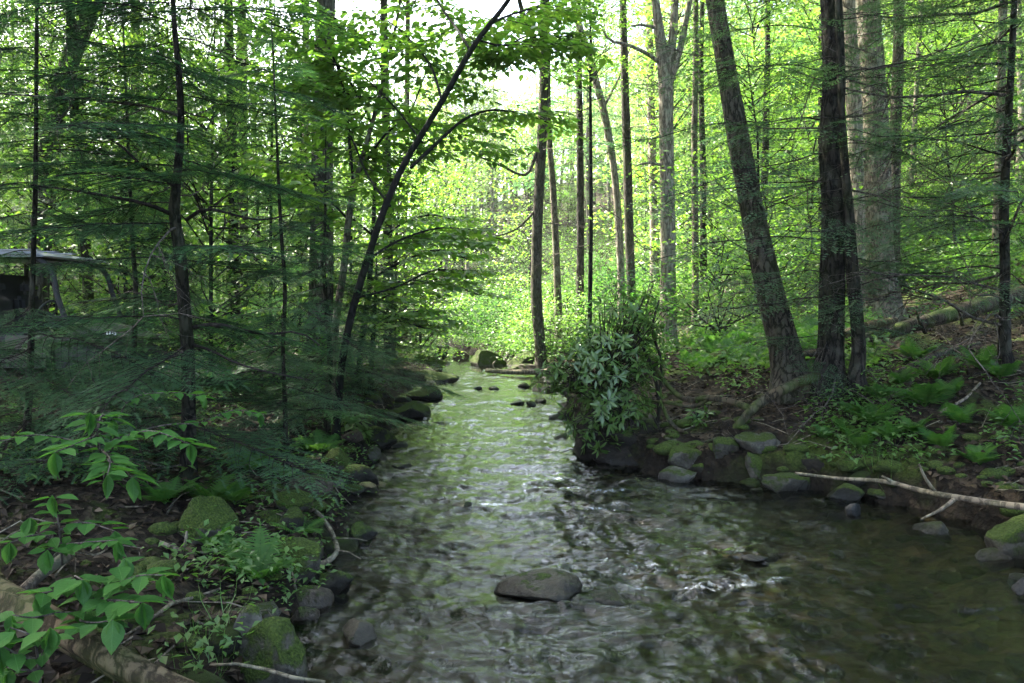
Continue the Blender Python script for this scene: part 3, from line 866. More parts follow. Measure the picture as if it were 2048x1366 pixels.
# --- the low bright beech spray above the bend of the stream
def low_beech():
    d = 13.5
    t, P, R = new_tree('beech_sapling', 'low beech sapling with flat bright layers above the left bank beyond the leaning stem',
                       [(722, 690, 12), (735, 600, 11), (742, 520, 10), (748, 420, 8)], d, 4.6, BARK_DARK, sides=7, step=.15, seed=6.0)
    r = np.random.default_rng(23); M = []; b = MB()
    for sp, d1, d2 in [([(735, 620, 6), (800, 575, 5), (880, 565, 4), (960, 590, 3)], 13.5, 12.0), ([(740, 560, 6), (810, 520, 5), (880, 500, 4), (940, 520, 3)], 13.5, 13.8),
                       ([(742, 500, 5), (800, 450, 4), (860, 430, 4), (910, 440, 3)], 13.5, 12.8), ([(735, 640, 5), (790, 630, 4), (850, 620, 3)], 13.5, 12.2),
                       ([(745, 470, 5), (690, 430, 4), (640, 420, 3)], 13.5, 13.0), ([(738, 590, 5), (690, 560, 4), (650, 555, 3)], 13.5, 12.6), ([(740, 610, 4), (800, 640, 4), (860, 660, 3)], 13.4, 12.2)]:
        o, LP, LR = px_limb(t, sp, d1, BARK_DARK, d2, sides=5)
        M += twigs_with_leaves(b, LP, r, n=13, L=.95, leaf=.10, gap=.06, flat=.06)
    tag(b.obj('twigs', TWIG_DARK, t, tuple(t.location)), kind='stuff')
    b2 = MB(); b2.inst(LB_V, LB_T, np.array(M)); tag(b2.obj('foliage', LEAF_BRIGHT, t, tuple(t.location), True), kind='stuff')
low_beech()

def hides_buggy(p, az, L):
    for f in (.35, .65, .95):
        q = p + np.array([math.cos(az), math.sin(az), -.12]) * L * f
        if q[1] < 9.5 and q[1] > 1:
            sx, sy = 1024 + F * q[0] / q[1], 620 - F * (q[2] - CAM_Z) / q[1]
            if -40 < sx < 235 and 495 < sy < 610: return True
    return False
# --- hemlocks: trunk and every bough a part
def hemlock(label, spec, d, H, zlo, zhi, n, Llo, Lhi, seed, mat=BARK_HEM, meshes=None, az0=0.0, azr=math.pi, dead=0, group=None, skip=None, name='hemlock', tilt=(-.25, .05), base=1.4, d_top=None, sides=9, step=.12, amp=.06):
    t, P, R = new_tree(name, label, spec, d, H, mat, group=group, d_top=d_top, sides=sides, step=step, amp=amp, seed=seed * .7, flare=.4)
    r = np.random.default_rng(seed); meshes = meshes or SPRAY_HI
    for i in range(n):
        u = (i + r.random()) / n; z = zlo + (zhi - zlo) * u
        az = az0 + azr * (((i * .618034 + r.normal(0, .04)) % 1) * 2 - 1)
        L = (Llo + (Lhi - Llo) * u) * r.uniform(.7, 1.2)
        p = along(P, z)
        if skip and skip(p, az, L): continue
        if hides_buggy(p, az, L) and r.random() < .8: continue
        bough(t, meshes[i % len(meshes)], p, az, L, r.uniform(*tilt), r.normal(0, .18), base)
    for i in range(dead):
        z = zlo * .5 + (zhi * .7 - zlo * .5) * (i + r.random()) / dead
        bough(t, DEAD[i % 4], along(P, z), az0 + azr * r.uniform(-1, 1), r.uniform(.4, 1.1) * Llo, r.uniform(-.3, .3), r.uniform(0, 6), 1.4, name='dead_branch')
    return t, P

toward = -math.pi / 2
hA, hA_P = hemlock('dark young hemlock closest on the left bank, boughs spread before the parked buggy',
        [(376, 940, 31), (378, 800, 27), (376, 700, 26), (368, 600, 25), (360, 500, 24), (349, 420, 22), (355, 350, 17), (362, 250, 14), (358, 150, 12), (348, 40, 10), (345, -40, 8)],
        5.7, 6.8, 0.55, 6.4, 112, 1.3, .75, 31, azr=math.pi, dead=14, d_top=5.5,
        skip=lambda p, az, L: (p[2] < 4.2 and math.cos(az) > .55 and math.sin(L * 991) > -.2) or (p[1] + L * math.sin(az) < 3.2))
for sp, d1, d2 in [([(388, 655, 10), (430, 648, 9), (480, 660, 8), (540, 668, 6), (600, 665, 4), (640, 690, 3)], 5.65, 5.5),
                   ([(386, 690, 7), (420, 700, 6), (470, 725, 5), (540, 745, 4), (620, 760, 2)], 5.65, 5.3),
                   ([(346, 430, 9), (300, 410, 8), (230, 395, 6), (140, 380, 4), (60, 370, 3)], 5.6, 5.2),
                   ([(372, 440, 8), (410, 418, 7), (450, 425, 5), (520, 440, 4), (580, 430, 3)], 5.6, 5.4),
                   ([(352, 370, 9), (300, 345, 7), (240, 290, 5), (170, 250, 3)], 5.6, 5.5)]:
    px_limb(hA, sp, d1, TWIG_DARK, d2, name='limb', sides=6)
hemlock('small drooping hemlock on the left bank with boughs hanging over the water edge',
        [(655, 800, 12), (660, 720, 11), (655, 640, 10), (648, 540, 8), (650, 450, 6)], 8.6, 3.6, 0.5, 3.0, 58, 1.35, .5, 33, tilt=(-.22, .0),
        skip=lambda p, az, L: math.sin(az) > .75)
hemlock('thin bare stemmed hemlock sapling between the young hemlock and the small drooping one',
        [(572, 900, 10), (570, 800, 9), (566, 700, 9), (570, 580, 8), (562, 460, 7)], 6.6, 4.0, 0.6, 3.9, 38, .85, .5, 34, tilt=(-.25, .02))
hemlock('bushy hemlock sapling behind the young hemlock, in front of the buggy hood',
        [(270, 800, 12), (268, 700, 11), (272, 600, 10), (265, 480, 8)], 7.4, 4.4, .4, 3.6, 60, 1.15, .55, 35, tilt=(-.25, .02))
hemlock('hemlock sapling crowding the left picture edge in front of the buggy door',
        [(52, 900, 14), (60, 760, 13), (64, 600, 11), (70, 400, 9)], 5.6, 5.2, .4, 5.0, 76, 1.1, .7, 36, tilt=(-.25, .02), skip=lambda p, az, L: p[1] + L * math.sin(az) < 3.2)
hemlock('tall hemlock behind the buggy, its dark boughs filling the gap above the roof',
        [(180, 700, 22), (172, 500, 20), (150, 250, 18), (140, 0, 16)], 13.5, 14, 3.0, 12.5, 44, 2.2, 1.6, 37, meshes=SPRAY_MID, base=1.5, tilt=(-.3, .0))
hemlock('hemlock pole standing on the far side of the trail left of the thick straight trunk',
        [(470, 640, 22), (466, 400, 20), (462, 200, 17), (458, 0, 15)], 15.0, 13, 2.4, 12, 40, 1.9, 1.4, 38, meshes=SPRAY_MID, base=1.5, tilt=(-.3, .0))
hemlock('low hemlock clump hanging over the mossy slabs on the left edge of the bend',
        [(742, 740, 10), (745, 690, 9), (748, 640, 8), (752, 570, 6)], 13.0, 2.5, .5, 2.4, 56, 1.8, .6, 39, meshes=SPRAY_MID, base=1.5, tilt=(-.2, .0))

# --- thick straight trunk left of the leaning sapling
t, P, R = new_tree('straight_trunk_tree', 'thick straight brown trunk standing behind the leaning sapling on the left bank', [(640, 660, 50), (643, 500, 46), (645, 300, 41), (649, 100, 38), (652, 0, 37)], 12.5, 21, BARK_OAK, sides=26, step=.12, amp=.09, seed=3.3, fr=6)
crown_on(t, CROWN[0], along(P, 11.5) + [-1.6, .6, 0], 1.3, .4); crown_on(t, CROWN[2], along(P, 16) + [-1.2, 0, 0], 1.2, 2.2)

# --- mid-distance trunks around the stream bend, left to right
def pole(label, spec, d, H, mat, crown=None, cz=None, cs=1.3, limbs=(), group=None, name='woodland_tree', dead=0, dead_mesh=None, sides=14, seed=None, **kw):
    seed = seed or (spec[0][0] % 37) * .31
    t, P, R = new_tree(name, label, spec, d, H, mat, group=group, sides=sides, step=.2, amp=.06, seed=seed, **kw)
    for sp, d2 in limbs: px_limb(t, sp, d, mat, d2, sides=7, step=.2)
    r = np.random.default_rng(int(d * 10) + spec[0][0])
    for i in range(dead):
        z = P[0][2] + .8 + (i + r.random()) / dead * min(8, H * .6)
        bough(t, (dead_mesh or DEAD)[i % 3], along(P, z), r.uniform(0, 6.28), r.uniform(.8, 2.2) * (1 if d > 10 else .6), r.uniform(-.35, .15), 0, 1.5, name='branch')
    if 1000 < spec[0][0] < 1420: cs *= .85; cz = (cz or H * .6) + 1.5
    if crown is not None:
        for i, m in enumerate(crown if isinstance(crown, (list, tuple)) else [crown]):
            crown_on(t, m, along(P, (cz or H * .55) + i * 4.2), cs * (1 - .12 * i), seed + i * 2)
    return t, P
pole('dark based forked tree at the far end of the stream log, paler upper stem', [(1082, 712, 22), (1074, 620, 23), (1073, 500, 21), (1078, 380, 20), (1085, 250, 20), (1088, 130, 18), (1086, 0, 13)], 20.5, 17, BARK_OAK,
     CROWN_LOOSE[0], 11.5, 1.1, [([(1084, 140, 13), (1068, 85, 12), (1045, 25, 10), (1030, -40, 8)], 20.2), ([(1075, 300, 8), (1050, 350, 6), (1000, 330, 4), (950, 310, 3)], 19.5), ([(1072, 420, 6), (1030, 460, 4), (985, 475, 3)], 20)], dead=12)
pole('pale thin trunk just right of the dark based forked tree', [(1117, 640, 16), (1112, 500, 14), (1106, 380, 13), (1098, 260, 11), (1096, 120, 9)], 22, 16, BARK_GREY, CROWN_LOOSE[1], 10.5, 1.0, dead=5)
pole('dark hemlock trunk third to the right of the bend, behind the top of the rhododendron', [(1160, 615, 16), (1161, 480, 15), (1160, 300, 14), (1158, 150, 12)], 25, 16, BARK_HEM, HCROWN[0], 4.5, 1.0, dead=9, dead_mesh=SPRAY_BARE)
pole('very thin dark stem beside the dark hemlock trunk behind the rhododendron', [(1180, 610, 9), (1182, 450, 8), (1181, 270, 7)], 19, 9, BARK_DARK, CROWN_UNDER[0], 5.5, 1.1, dead=4, sides=8)
pole('pale trunk bending left towards the top above the rhododendron', [(1243, 600, 15), (1238, 460, 15), (1228, 340, 14), (1210, 235, 15), (1180, 120, 14), (1150, 20, 13), (1140, -40, 11)], 24, 18, BARK_PALE, CROWN_LOOSE[2], 12.5, 1.2, [([(1205, 220, 6), (1240, 150, 4), (1262, 90, 3)], 24)], dead=4)
pole('straight trunk with blackish lower half right of the bending pale trunk', [(1263, 590, 18), (1258, 470, 18), (1255, 330, 17), (1250, 180, 16), (1246, 0, 14)], 21.5, 18, BARK_OAK, CROWN[1], 11.5, 1.1, dead=6)
pole('pale flaky barked tree that splits into several upright limbs near the top', [(1336, 645, 34), (1336, 540, 31), (1335, 400, 29), (1332, 250, 28), (1330, 150, 28), (1318, 60, 20), (1308, -20, 14)], 17, 18, BARK_PALE, CROWN[3], 11.0, 1.3,
     [([(1334, 160, 20), (1345, 80, 17), (1352, -30, 14)], 17), ([(1338, 170, 16), (1362, 90, 13), (1382, -10, 10)], 17), ([(1326, 130, 9), (1290, 105, 8), (1250, 88, 6), (1218, 80, 5), (1205, 58, 3)], 16.4), ([(1322, 60, 8), (1290, 50, 6), (1262, 52, 4)], 16.8), ([(1335, 335, 6), (1300, 325, 5), (1270, 332, 3)], 16.6)], dead=5, sides=18)
pole('slender grey stem right of the pale flaky barked tree', [(1391, 590, 14), (1390, 420, 13), (1389, 250, 12), (1392, 100, 11), (1392, 0, 10)], 20, 15, BARK_GREY, CROWN_LOOSE[0], 10, 1.0, dead=5)

# --- right bank group
t, P, R = new_tree('leaning_trunk_tree', 'big grey brown trunk leaning left at the top of the right bank', [(1592, 806, 72), (1578, 740, 62), (1560, 660, 56), (1535, 560, 51), (1512, 460, 47), (1490, 350, 43), (1468, 230, 40), (1448, 110, 37), (1428, -10, 35)], 8.3, 19, BARK_OAK, sides=36, step=.08, amp=.07, seed=5.2, flare=.5, fr=5, d_top=9.2)
tL, PL = t, P
crown_on(t, CROWN[0], along(P, 11.5) + [2.2, .5, 0], 1.05, 1.0); crown_on(t, CROWN[1], along(P, 15) + [2.4, 0, 0], 1.0, 3.0)
tD, PD, _ = new_tree('hemlock', 'upright blackish hemlock trunk right beside the foot of the leaning trunk', [(1652, 818, 58), (1662, 700, 50), (1664, 560, 46), (1668, 420, 45), (1663, 300, 47), (1668, 160, 41), (1662, 0, 38)], 8.1, 16, BARK_HEM, sides=32, step=.08, amp=.11, seed=6.4, flare=.7, fr=6)
crown_on(tD, HCROWN[1], along(PD, 7.5), .95, .3)
r = np.random.default_rng(77)
for i in range(18): bough(tL, DEAD[i % 4], along(PL, .9 + i * .33), r.uniform(2.4, 7.0), r.uniform(.4, 1.2), r.uniform(-.5, .2), r.uniform(0, 6), 1.4, name='dead_branch')
for i in range(8): bough(tL, SPRAY_BARE[i % 3], along(PL, 1.6 + i * .6), r.uniform(3.4, 6.0), r.uniform(.8, 1.5), r.uniform(-.3, .1), r.normal(0, .2), 1.5)
def gap_ok(p, az, L): return not (p[1] + L * math.sin(az) < 3.6)
k = 0
for z, az, L, tl in [(1.35, 3.4, 1.3, .05), (1.7, 2.9, 1.9, -.12), (2.0, 3.6, 1.7, -.1), (2.3, 3.1, 2.2, -.08), (2.65, 3.9, 1.5, -.15), (2.9, 2.7, 2.1, -.02), (3.2, 3.3, 2.0, -.1), (3.5, 3.0, 2.4, .0), (3.75, 4.0, 1.5, .02), (4.0, 3.5, 2.0, -.05), (4.4, 2.8, 1.9, .1), (4.8, 3.3, 2.2, .15),
                     (1.5, -.4, 1.2, -.1), (2.1, .2, 1.6, -.05), (2.7, -.2, 1.8, .05), (3.3, .4, 1.7, -.1), (3.9, -.5, 1.6, .05), (4.5, .1, 1.8, .1), (5.1, 3.6, 1.9, .0), (5.3, -.3, 1.8, .0), (5.6, 2.6, 2.1, .1), (2.5, 4.6, 1.1, -.2), (3.4, 4.8, 1.2, -.1), (4.3, 4.5, 1.4, -.1), (1.1, 4.2, .9, -.1)]:
    bough(tD, (SPRAY_MID + SPRAY_BARE)[k % 6], along(PD, z), az, L, tl, r.normal(0, .2), 1.5); k += 1
for i in range(34):
    bough(tD, DEAD[i % 4], along(PD, r.uniform(.75, 5.2)), r.uniform(2.2, 7.2), r.uniform(.35, 1.5), r.uniform(-.5, .35), r.uniform(0, 6), 1.4, name='dead_branch')
for i in range(16):   # hanging bare twigs at the foot
    bough(tD, DEAD[i % 4], along(PD, r.uniform(.75, 1.4)), r.uniform(2.6, 6.4), r.uniform(.3, .75), r.uniform(-1.0, -.4), r.uniform(0, 6), 1.4, name='dead_branch')
tC, PC, _ = new_tree('hemlock', 'thin curved hemlock stem in front of the pale trunks, right of the blackish hemlock', [(1728, 808, 34), (1714, 770, 29), (1718, 700, 26), (1712, 620, 25), (1703, 520, 24), (1698, 430, 20), (1690, 330, 16), (1682, 200, 12), (1676, 60, 9)], 7.9, 8, BARK_HEM, sides=14, step=.08, amp=.08, seed=7.7, flare=.5)
for i in range(22):
    bough(tC, (SPRAY_MID + SPRAY_BARE)[i % 6], along(PC, 1.7 + i * .2), r.uniform(-1.2, 1.6) if i % 3 else r.uniform(2.6, 4.2), r.uniform(.9, 1.7), r.uniform(-.2, .1), r.normal(0, .2), 1.5)
for i in range(12):
    bough(tC, DEAD[i % 4], along(PC, r.uniform(.9, 3.5)), r.uniform(-1.8, 4.2), r.uniform(.3, .9), r.uniform(-.6, .3), r.uniform(0, 6), 1.4, name='dead_branch')
pole('pale sunlit trunk showing between the blackish hemlock and the broad grey trunk', [(1722, 520, 38), (1718, 400, 36), (1714, 280, 34), (1706, 150, 33), (1700, 20, 31)], 17.5, 20, BARK_PALE, CROWN[2], 11, 1.4, sides=20)
pole('broad grey trunk uphill behind the thin curved hemlock stem', [(1768, 606, 62), (1760, 520, 52), (1757, 400, 50), (1752, 250, 48), (1742, 100, 46), (1735, 0, 44)], 15, 21, BARK_GREY, CROWN[3], 11, 1.5, sides=26)
pole('narrower trunk just right of the broad grey trunk, sunlit on its lower left', [(1786, 590, 24), (1788, 450, 23), (1790, 300, 22), (1795, 150, 21), (1798, 10, 20)], 18.5, 18, BARK_OAK, CROWN[1], 10.5, 1.2, dead=4)
hemlock('dark slim hemlock near the right picture edge with long bare lower limbs', [(2030, 786, 30), (2014, 730, 22), (2010, 640, 20), (2010, 520, 19), (2008, 420, 18), (2012, 320, 16), (2020, 180, 13)], 8.0, 8.5, 1.9, 7.5, 66, 2.2, 1.2, 51, meshes=SPRAY_MID + SPRAY_BARE + SPRAY_BARE, base=1.5, az0=2.9, azr=1.7, dead=26, tilt=(-.25, .1))
pole('grey trunk behind the dark slim hemlock at the right picture edge', [(1990, 560, 18), (1996, 400, 17), (2002, 200, 16), (2006, 0, 15)], 17, 17, BARK_GREY, CROWN[0], 10.5, 1.2)
hemlock('hemlock standing out of view right of the frame, its boughs reaching in', [(2290, 800, 26), (2290, 400, 22)], 8.2, 10, 2.2, 9.5, 34, 2.3, 1.2, 52, meshes=SPRAY_MID, base=1.5, az0=2.9, azr=2.0)
# --- far bend
pole('white birch like thin stem leaning at the far bend of the stream', [(893, 690, 9), (888, 640, 8), (885, 590, 7), (882, 540, 6)], 33, 9, BARK_PALE, CROWN_LOOSE[1], 5, .8, sides=8)
pole('crooked double dark stem leaning right at the far left bend', [(832, 665, 9), (842, 630, 9), (852, 600, 8), (870, 560, 6)], 30, 7.5, BARK_DARK, CROWN_UNDER[1], 4.2, 1.2, [([(838, 668, 7), (858, 640, 6), (856, 600, 5), (850, 550, 4)], 30)], sides=8)
# --- left background trunks
for i, (lab, sp, d, m) in enumerate([
        ('grey trunk rising out of the hemlock tops at the upper left corner, leaning right', [(100, 300, 40), (125, 170, 36), (165, 60, 34), (205, -20, 30)], 14, BARK_OAK),
        ('straight thin trunk behind the young hemlock stem top', [(268, 560, 17), (270, 300, 17), (271, 0, 16)], 18, BARK_GREY),
        ('thin brown trunk between the young hemlock and the thick straight trunk', [(488, 600, 18), (487, 300, 16), (485, 0, 14)], 19, BARK_OAK),
        ('pale bluish thin trunk touching the left side of the thick straight trunk', [(607, 610, 14), (609, 450, 14), (611, 300, 13), (612, 100, 12)], 21, BARK_PALE),
        ('brown trunk half hidden by leaves right of the leaning sapling', [(778, 640, 22), (776, 520, 20), (775, 380, 18), (772, 250, 17)], 17, BARK_OAK),
        ('thin trunk with a dark foot second to the right of the leaning sapling', [(808, 620, 14), (808, 480, 13), (812, 300, 12), (815, 100, 10)], 22, BARK_GREY)]):
    pole(lab, sp, d, 17, m, CROWN[i % 4], 10.5, 1.25, dead=4)
# bright saplings behind the hemlocks
for i, (px, d, H) in enumerate([(420, 11.5, 5.5), (540, 13.5, 6.5), (330, 14.5, 6.0), (250, 12.8, 4.5), (600, 15.5, 7.5), (700, 16.5, 7.0), (110, 15.0, 5.0), (840, 21, 6.5), (880, 17.5, 4.5)]):
    x = (px - 1024) / F * d; z = gz(x, d)
    if max(left_edge(d) - x, x - right_edge(d)) < .5: x = left_edge(d) - 1.0; z = gz(x, d)
    t = thing('sapling', 'bright leaved sapling among the left bank hemlocks, ' + ['just right of the young hemlock stem', 'left of the thick straight trunk', 'beside the broken stump', 'above the buggy hood', 'touching the thick straight trunk', 'between the thick trunk and leaning sapling', 'behind the buggy roof', 'at the bend behind the low beech', 'nearest the bend water'][i], 'sapling', (x, d, z)); USED.append((x, d, .8))
    P2, R2 = resample([(x, d, z - .1), (x + .05, d, z + H * .5), (x + .15, d, z + H)], [.035, .025, .008], .2); b = MB(); b.tube(P2, R2, 7); b.obj('trunk', BARK_DARK, t, (x, d, z), True)
    crown_on(t, CROWN_UNDER[i % 3], (x, d, z + .5), 1.05, i * 1.3); crown_on(t, CROWN_UNDER[(i + 1) % 3], (x, d, z + H * .52), .95, i * 2.1)
# brown stump behind the young hemlock
t = thing('tree_stump', 'brown broken stump flaring at its top behind the young hemlock stem, beside the trail', 'stump', at_ground(360, 690))
q = np.array(t.location); b = MB(); Pp, Rr = resample([q + [0, 0, -.1], q + [0, 0, .25], q + [.05, 0, .5], q + [.12, 0, .75]], [.24, .17, .13, .2], .05)
b.tube(Pp, Rr, 18, disp=bark_disp(.12, 3.3, 4)); b.obj('trunk', BARK_OAK, t, tuple(t.location), True)
# ------------------------------------------------------------------ the woods around and behind
def clear_of(x, y, rad):
    for a, b, c in USED:
        if (a - x) ** 2 + (b - y) ** 2 < (rad + c * .5) ** 2: return False
    return True
def simple_tree(x, y, H, r0, mat, crowns, cz, cs, label, group, rng, name='woodland_tree', lean=.03, sides=8):
    z = gz(x, y); t = thing(name, label, 'tree', (x, y, z), group)
    lx, ly = rng.normal(0, lean, 2)
    hs = np.linspace(-.15, H, 7)
    P = np.stack([x + lx * hs + rng.normal(0, .05, 7), y + ly * hs + rng.normal(0, .05, 7), z + hs], -1)
    Rr = r0 * np.array([1.15, .95, .85, .72, .55, .35, .12])
    b = MB(); P2, R2 = resample(P, Rr, .7); b.tube(P2, R2, sides, disp=bark_disp(.05, x, 3, z, .3)); b.obj('trunk', mat, t, (x, y, z), True)
    for i, m in enumerate(crowns):
        crown_on(t, m, along(P2, z + cz + i * 3.6 * cs), cs * rng.uniform(.85, 1.1), rng.uniform(0, 6.28), cs * rng.uniform(.85, 1.15))
    USED.append((x, y, 1.0))
    return t
LAND = [(0, 'the left picture edge'), (365, 'the young hemlock'), (645, 'the thick straight trunk'), (745, 'the leaning sapling'), (890, 'the birch like stem'), (1080, 'the forked dark based tree'), (1255, 'the half blackish trunk'), (1336, 'the flaky barked tree'),
        (1500, 'the leaning trunk'), (1660, 'the blackish hemlock'), (1760, 'the broad grey trunk'), (2010, 'the dark slim hemlock'), (2060, 'the right picture edge')]
NTH = 'nearest,second nearest,third nearest,fourth nearest,fifth nearest,sixth nearest,seventh nearest,eighth nearest,ninth nearest,tenth nearest'.split(',')
MANY = []            # (thing, what it is, x, y): labelled at the end by the gap it stands in and its rank from the front
def label_many():
    gaps = {}
    for t, what, x, y in MANY:
        px = 1024 + F * x / y
        i = max([j for j in range(len(LAND)) if LAND[j][0] <= px] or [0]); i = min(i, len(LAND) - 2)
        gaps.setdefault((what, i), []).append((y, t))
    for (what, i), L in gaps.items():
        L.sort(key=lambda a: a[0])
        for k, (y, t) in enumerate(L):
            t['label'] = '%s %s between %s and %s' % (NTH[k] if k < 10 else 'distant', what, LAND[i][1], LAND[i + 1][1])
rw = np.random.default_rng(91)
BARKS = [BARK_GREY, BARK_OAK, BARK_PALE, BARK_GREY]
def side_word(x, y): return 'left of the stream' if x < (left_edge(y) + right_edge(y)) / 2 else 'right of the stream'
n_ok = 0; tries = 0
while n_ok < 215 and tries < 4000:
    tries += 1
    y = 16 + 52 * rw.random() ** .8; x = rw.uniform(-.78, .78) * y + rw.uniform(-3, 3)
    dl, dr = left_edge(y) - x, x - right_edge(y)
    if max(dl, dr) < 1.6: continue
    px = 1024 + F * x / y
    if 930 < px < 1330 and y > 22 and rw.random() < .62: continue          # the open strip of sky above the stream
    if abs(x - (left_edge(y) + right_edge(y)) / 2) < 5.5 and y < 44 and rw.random() < .88: continue
    if not clear_of(x, y, 1.5): continue
    s = side_word(x, y); k = rw.random()
    if (px < 430 or 1500 < px < 1640) and y < 60 and rw.random() < .72: k = 1.0                # low growth only: the upper left stays open to the sky
    if k < .2:
        t = simple_tree(x, y, rw.uniform(11, 17), rw.uniform(.09, .16), BARK_HEM, [HCROWN[rw.integers(2)]], rw.uniform(1.5, 3.5), rw.uniform(.8, 1.15), 'dark hemlock in the woods %s, among paler broadleaf trees' % s, 'background hemlocks %s' % s, rw, 'hemlock', .015); MANY.append((t, 'woodland hemlock', x, y))
    elif k < .48:
        t = simple_tree(x, y, rw.uniform(14, 21), rw.uniform(.09, .2), BARKS[rw.integers(4)], [CROWN[rw.integers(4)] for _ in range(2)], rw.uniform(5, 9), rw.uniform(.9, 1.3), 'tall broadleaf tree with pale green crown in the woods %s' % s, 'background broadleaf trees %s' % s, rw); MANY.append((t, 'tall broadleaf tree', x, y))
    else:
        t = simple_tree(x, y, rw.uniform(4.5, 9), rw.uniform(.035, .07), BARK_DARK, [CROWN_UNDER[rw.integers(3)] for _ in range(2)], rw.uniform(.8, 2.2), rw.uniform(1.0, 1.6), 'slim understory sapling with bright green leaves in the woods %s' % s, 'understory saplings %s' % s, rw, 'sapling', .05, 6); MANY.append((t, 'slim understory sapling', x, y))
    n_ok += 1
# the same woods carried on past both sides of the frame
n_ok = 0
while n_ok < 46:
    y = rw.uniform(6, 48); x = rw.choice([-1, 1]) * rw.uniform(.82, 1.5) * y + rw.uniform(-2, 2)
    if abs(x) < 7 or not clear_of(x, y, 1.6): n_ok += .05; continue
    if rw.random() < .4: simple_tree(x, y, rw.uniform(14, 20), rw.uniform(.1, .2), BARKS[rw.integers(4)], [CROWN[rw.integers(4)] for _ in range(2)], rw.uniform(6, 9), rw.uniform(.9, 1.2), 'tall broadleaf tree beyond the side of the frame', 'broadleaf trees beyond the frame', rw)
    else: simple_tree(x, y, rw.uniform(4.5, 9), rw.uniform(.035, .07), BARK_DARK, [CROWN_UNDER[rw.integers(3)] for _ in range(2)], rw.uniform(.4, 1.6), rw.uniform(1.1, 1.7), 'slim sapling beyond the side of the frame', 'saplings beyond the frame', rw, 'sapling', .05, 6)
    n_ok += 1
# shrubs on the forest floor
for i in range(210):
    y = 9 + 36 * rw.random() ** .9; x = rw.uniform(-.72, .72) * y
    dl, dr = left_edge(y) - x, x - right_edge(y)
    if max(dl, dr) < 1.0 or not clear_of(x, y, .6): continue
    if -10 < x < -4 and 9 < y < 14: continue
    if x > 0 and y < 13: continue
    s = side_word(x, y); z = gz(x, y)
    t = thing('shrub', 'knee to chest high green shrub on the forest floor %s' % s, 'shrub', (x, y, z), 'forest floor shrubs %s' % s); MANY.append((t, 'green shrub', x, y))
    o = link('foliage', BUSH[i % 3], t); sc = rw.uniform(.7, 1.5); o.scale = (sc, sc, sc * rw.uniform(.7, 1.1)); o.rotation_euler = (0, 0, rw.uniform(0, 6.28)); o.location = (0, 0, .12 * sc)
    b = MB(); b.tube([(x, y, z - .06), (x + .02, y, z + .3 * sc), (x, y, z + .9 * sc)], [.014, .011, .004], 5); b.obj('stem', TWIG_DARK, t, (x, y, z))
# dense shrubs closing the bend of the stream
for px, py, sc, k in [(900, 690, 1.3, 0), (935, 680, 1.5, 1), (975, 676, 1.4, 0), (1010, 672, 1.6, 1), (1045, 690, 1.3, 0), (1075, 700, 1.1, 2), (860, 690, 1.3, 1), (830, 700, 1.2, 2), (990, 690, 1.1, 1), (1100, 715, 1.1, 0), (925, 692, 1.0, 2), (955, 660, 1.8, 0), (1030, 650, 1.9, 2), (1060, 668, 1.5, 1), (890, 665, 1.8, 2), (1135, 700, 1.2, 2)]:
    p = at_ground(px, py); x, y = p[0], p[1]
    if left_edge(y) - .2 < x < right_edge(y) + .2: y += 1.2; x = right_edge(y) + 1.0
    z = gz(x, y); t = thing('shrub', 'green shrub at the bend', 'shrub', (x, y, z), 'shrubs round the far bend'); MANY.append((t, 'bend shrub', x, y))
    o = link('foliage', BUSH[k], t); o.scale = (sc, sc, sc * .8); o.rotation_euler = (0, 0, px); o.location = (0, 0, .05)
    b = MB(); b.tube([(x, y, z - .06), (x + .02, y, z + .3 * sc), (x, y, z + .9 * sc)], [.014, .011, .004], 5); b.obj('stem', TWIG_DARK, t, (x, y, z))
# tall unseen trees added outside the frame so their crowns shade the foreground
for i, (x, y) in enumerate([(-7.5, 3.5), (-8.6, 11.8), (-9.8, 6.5), (-3.4, -4.5), (3.6, -5.5), (-12.5, 10.5), (6.8, -1.5), (-6, -4), (-12, 1), (-16, 7), (9.5, 1.0), (9, -4), (-15, 20), (-20, 14), (-21, 3)]):
    simple_tree(x, y, rw.uniform(18, 22), rw.uniform(.16, .26), BARKS[i % 4], [CROWN[i % 4], CROWN[(i + 1) % 4]], rw.uniform(8, 10), 1.45, 'tall unseen broadleaf tree outside the frame, added to shade the near stream', 'unseen trees added to shade the near stream', rw)
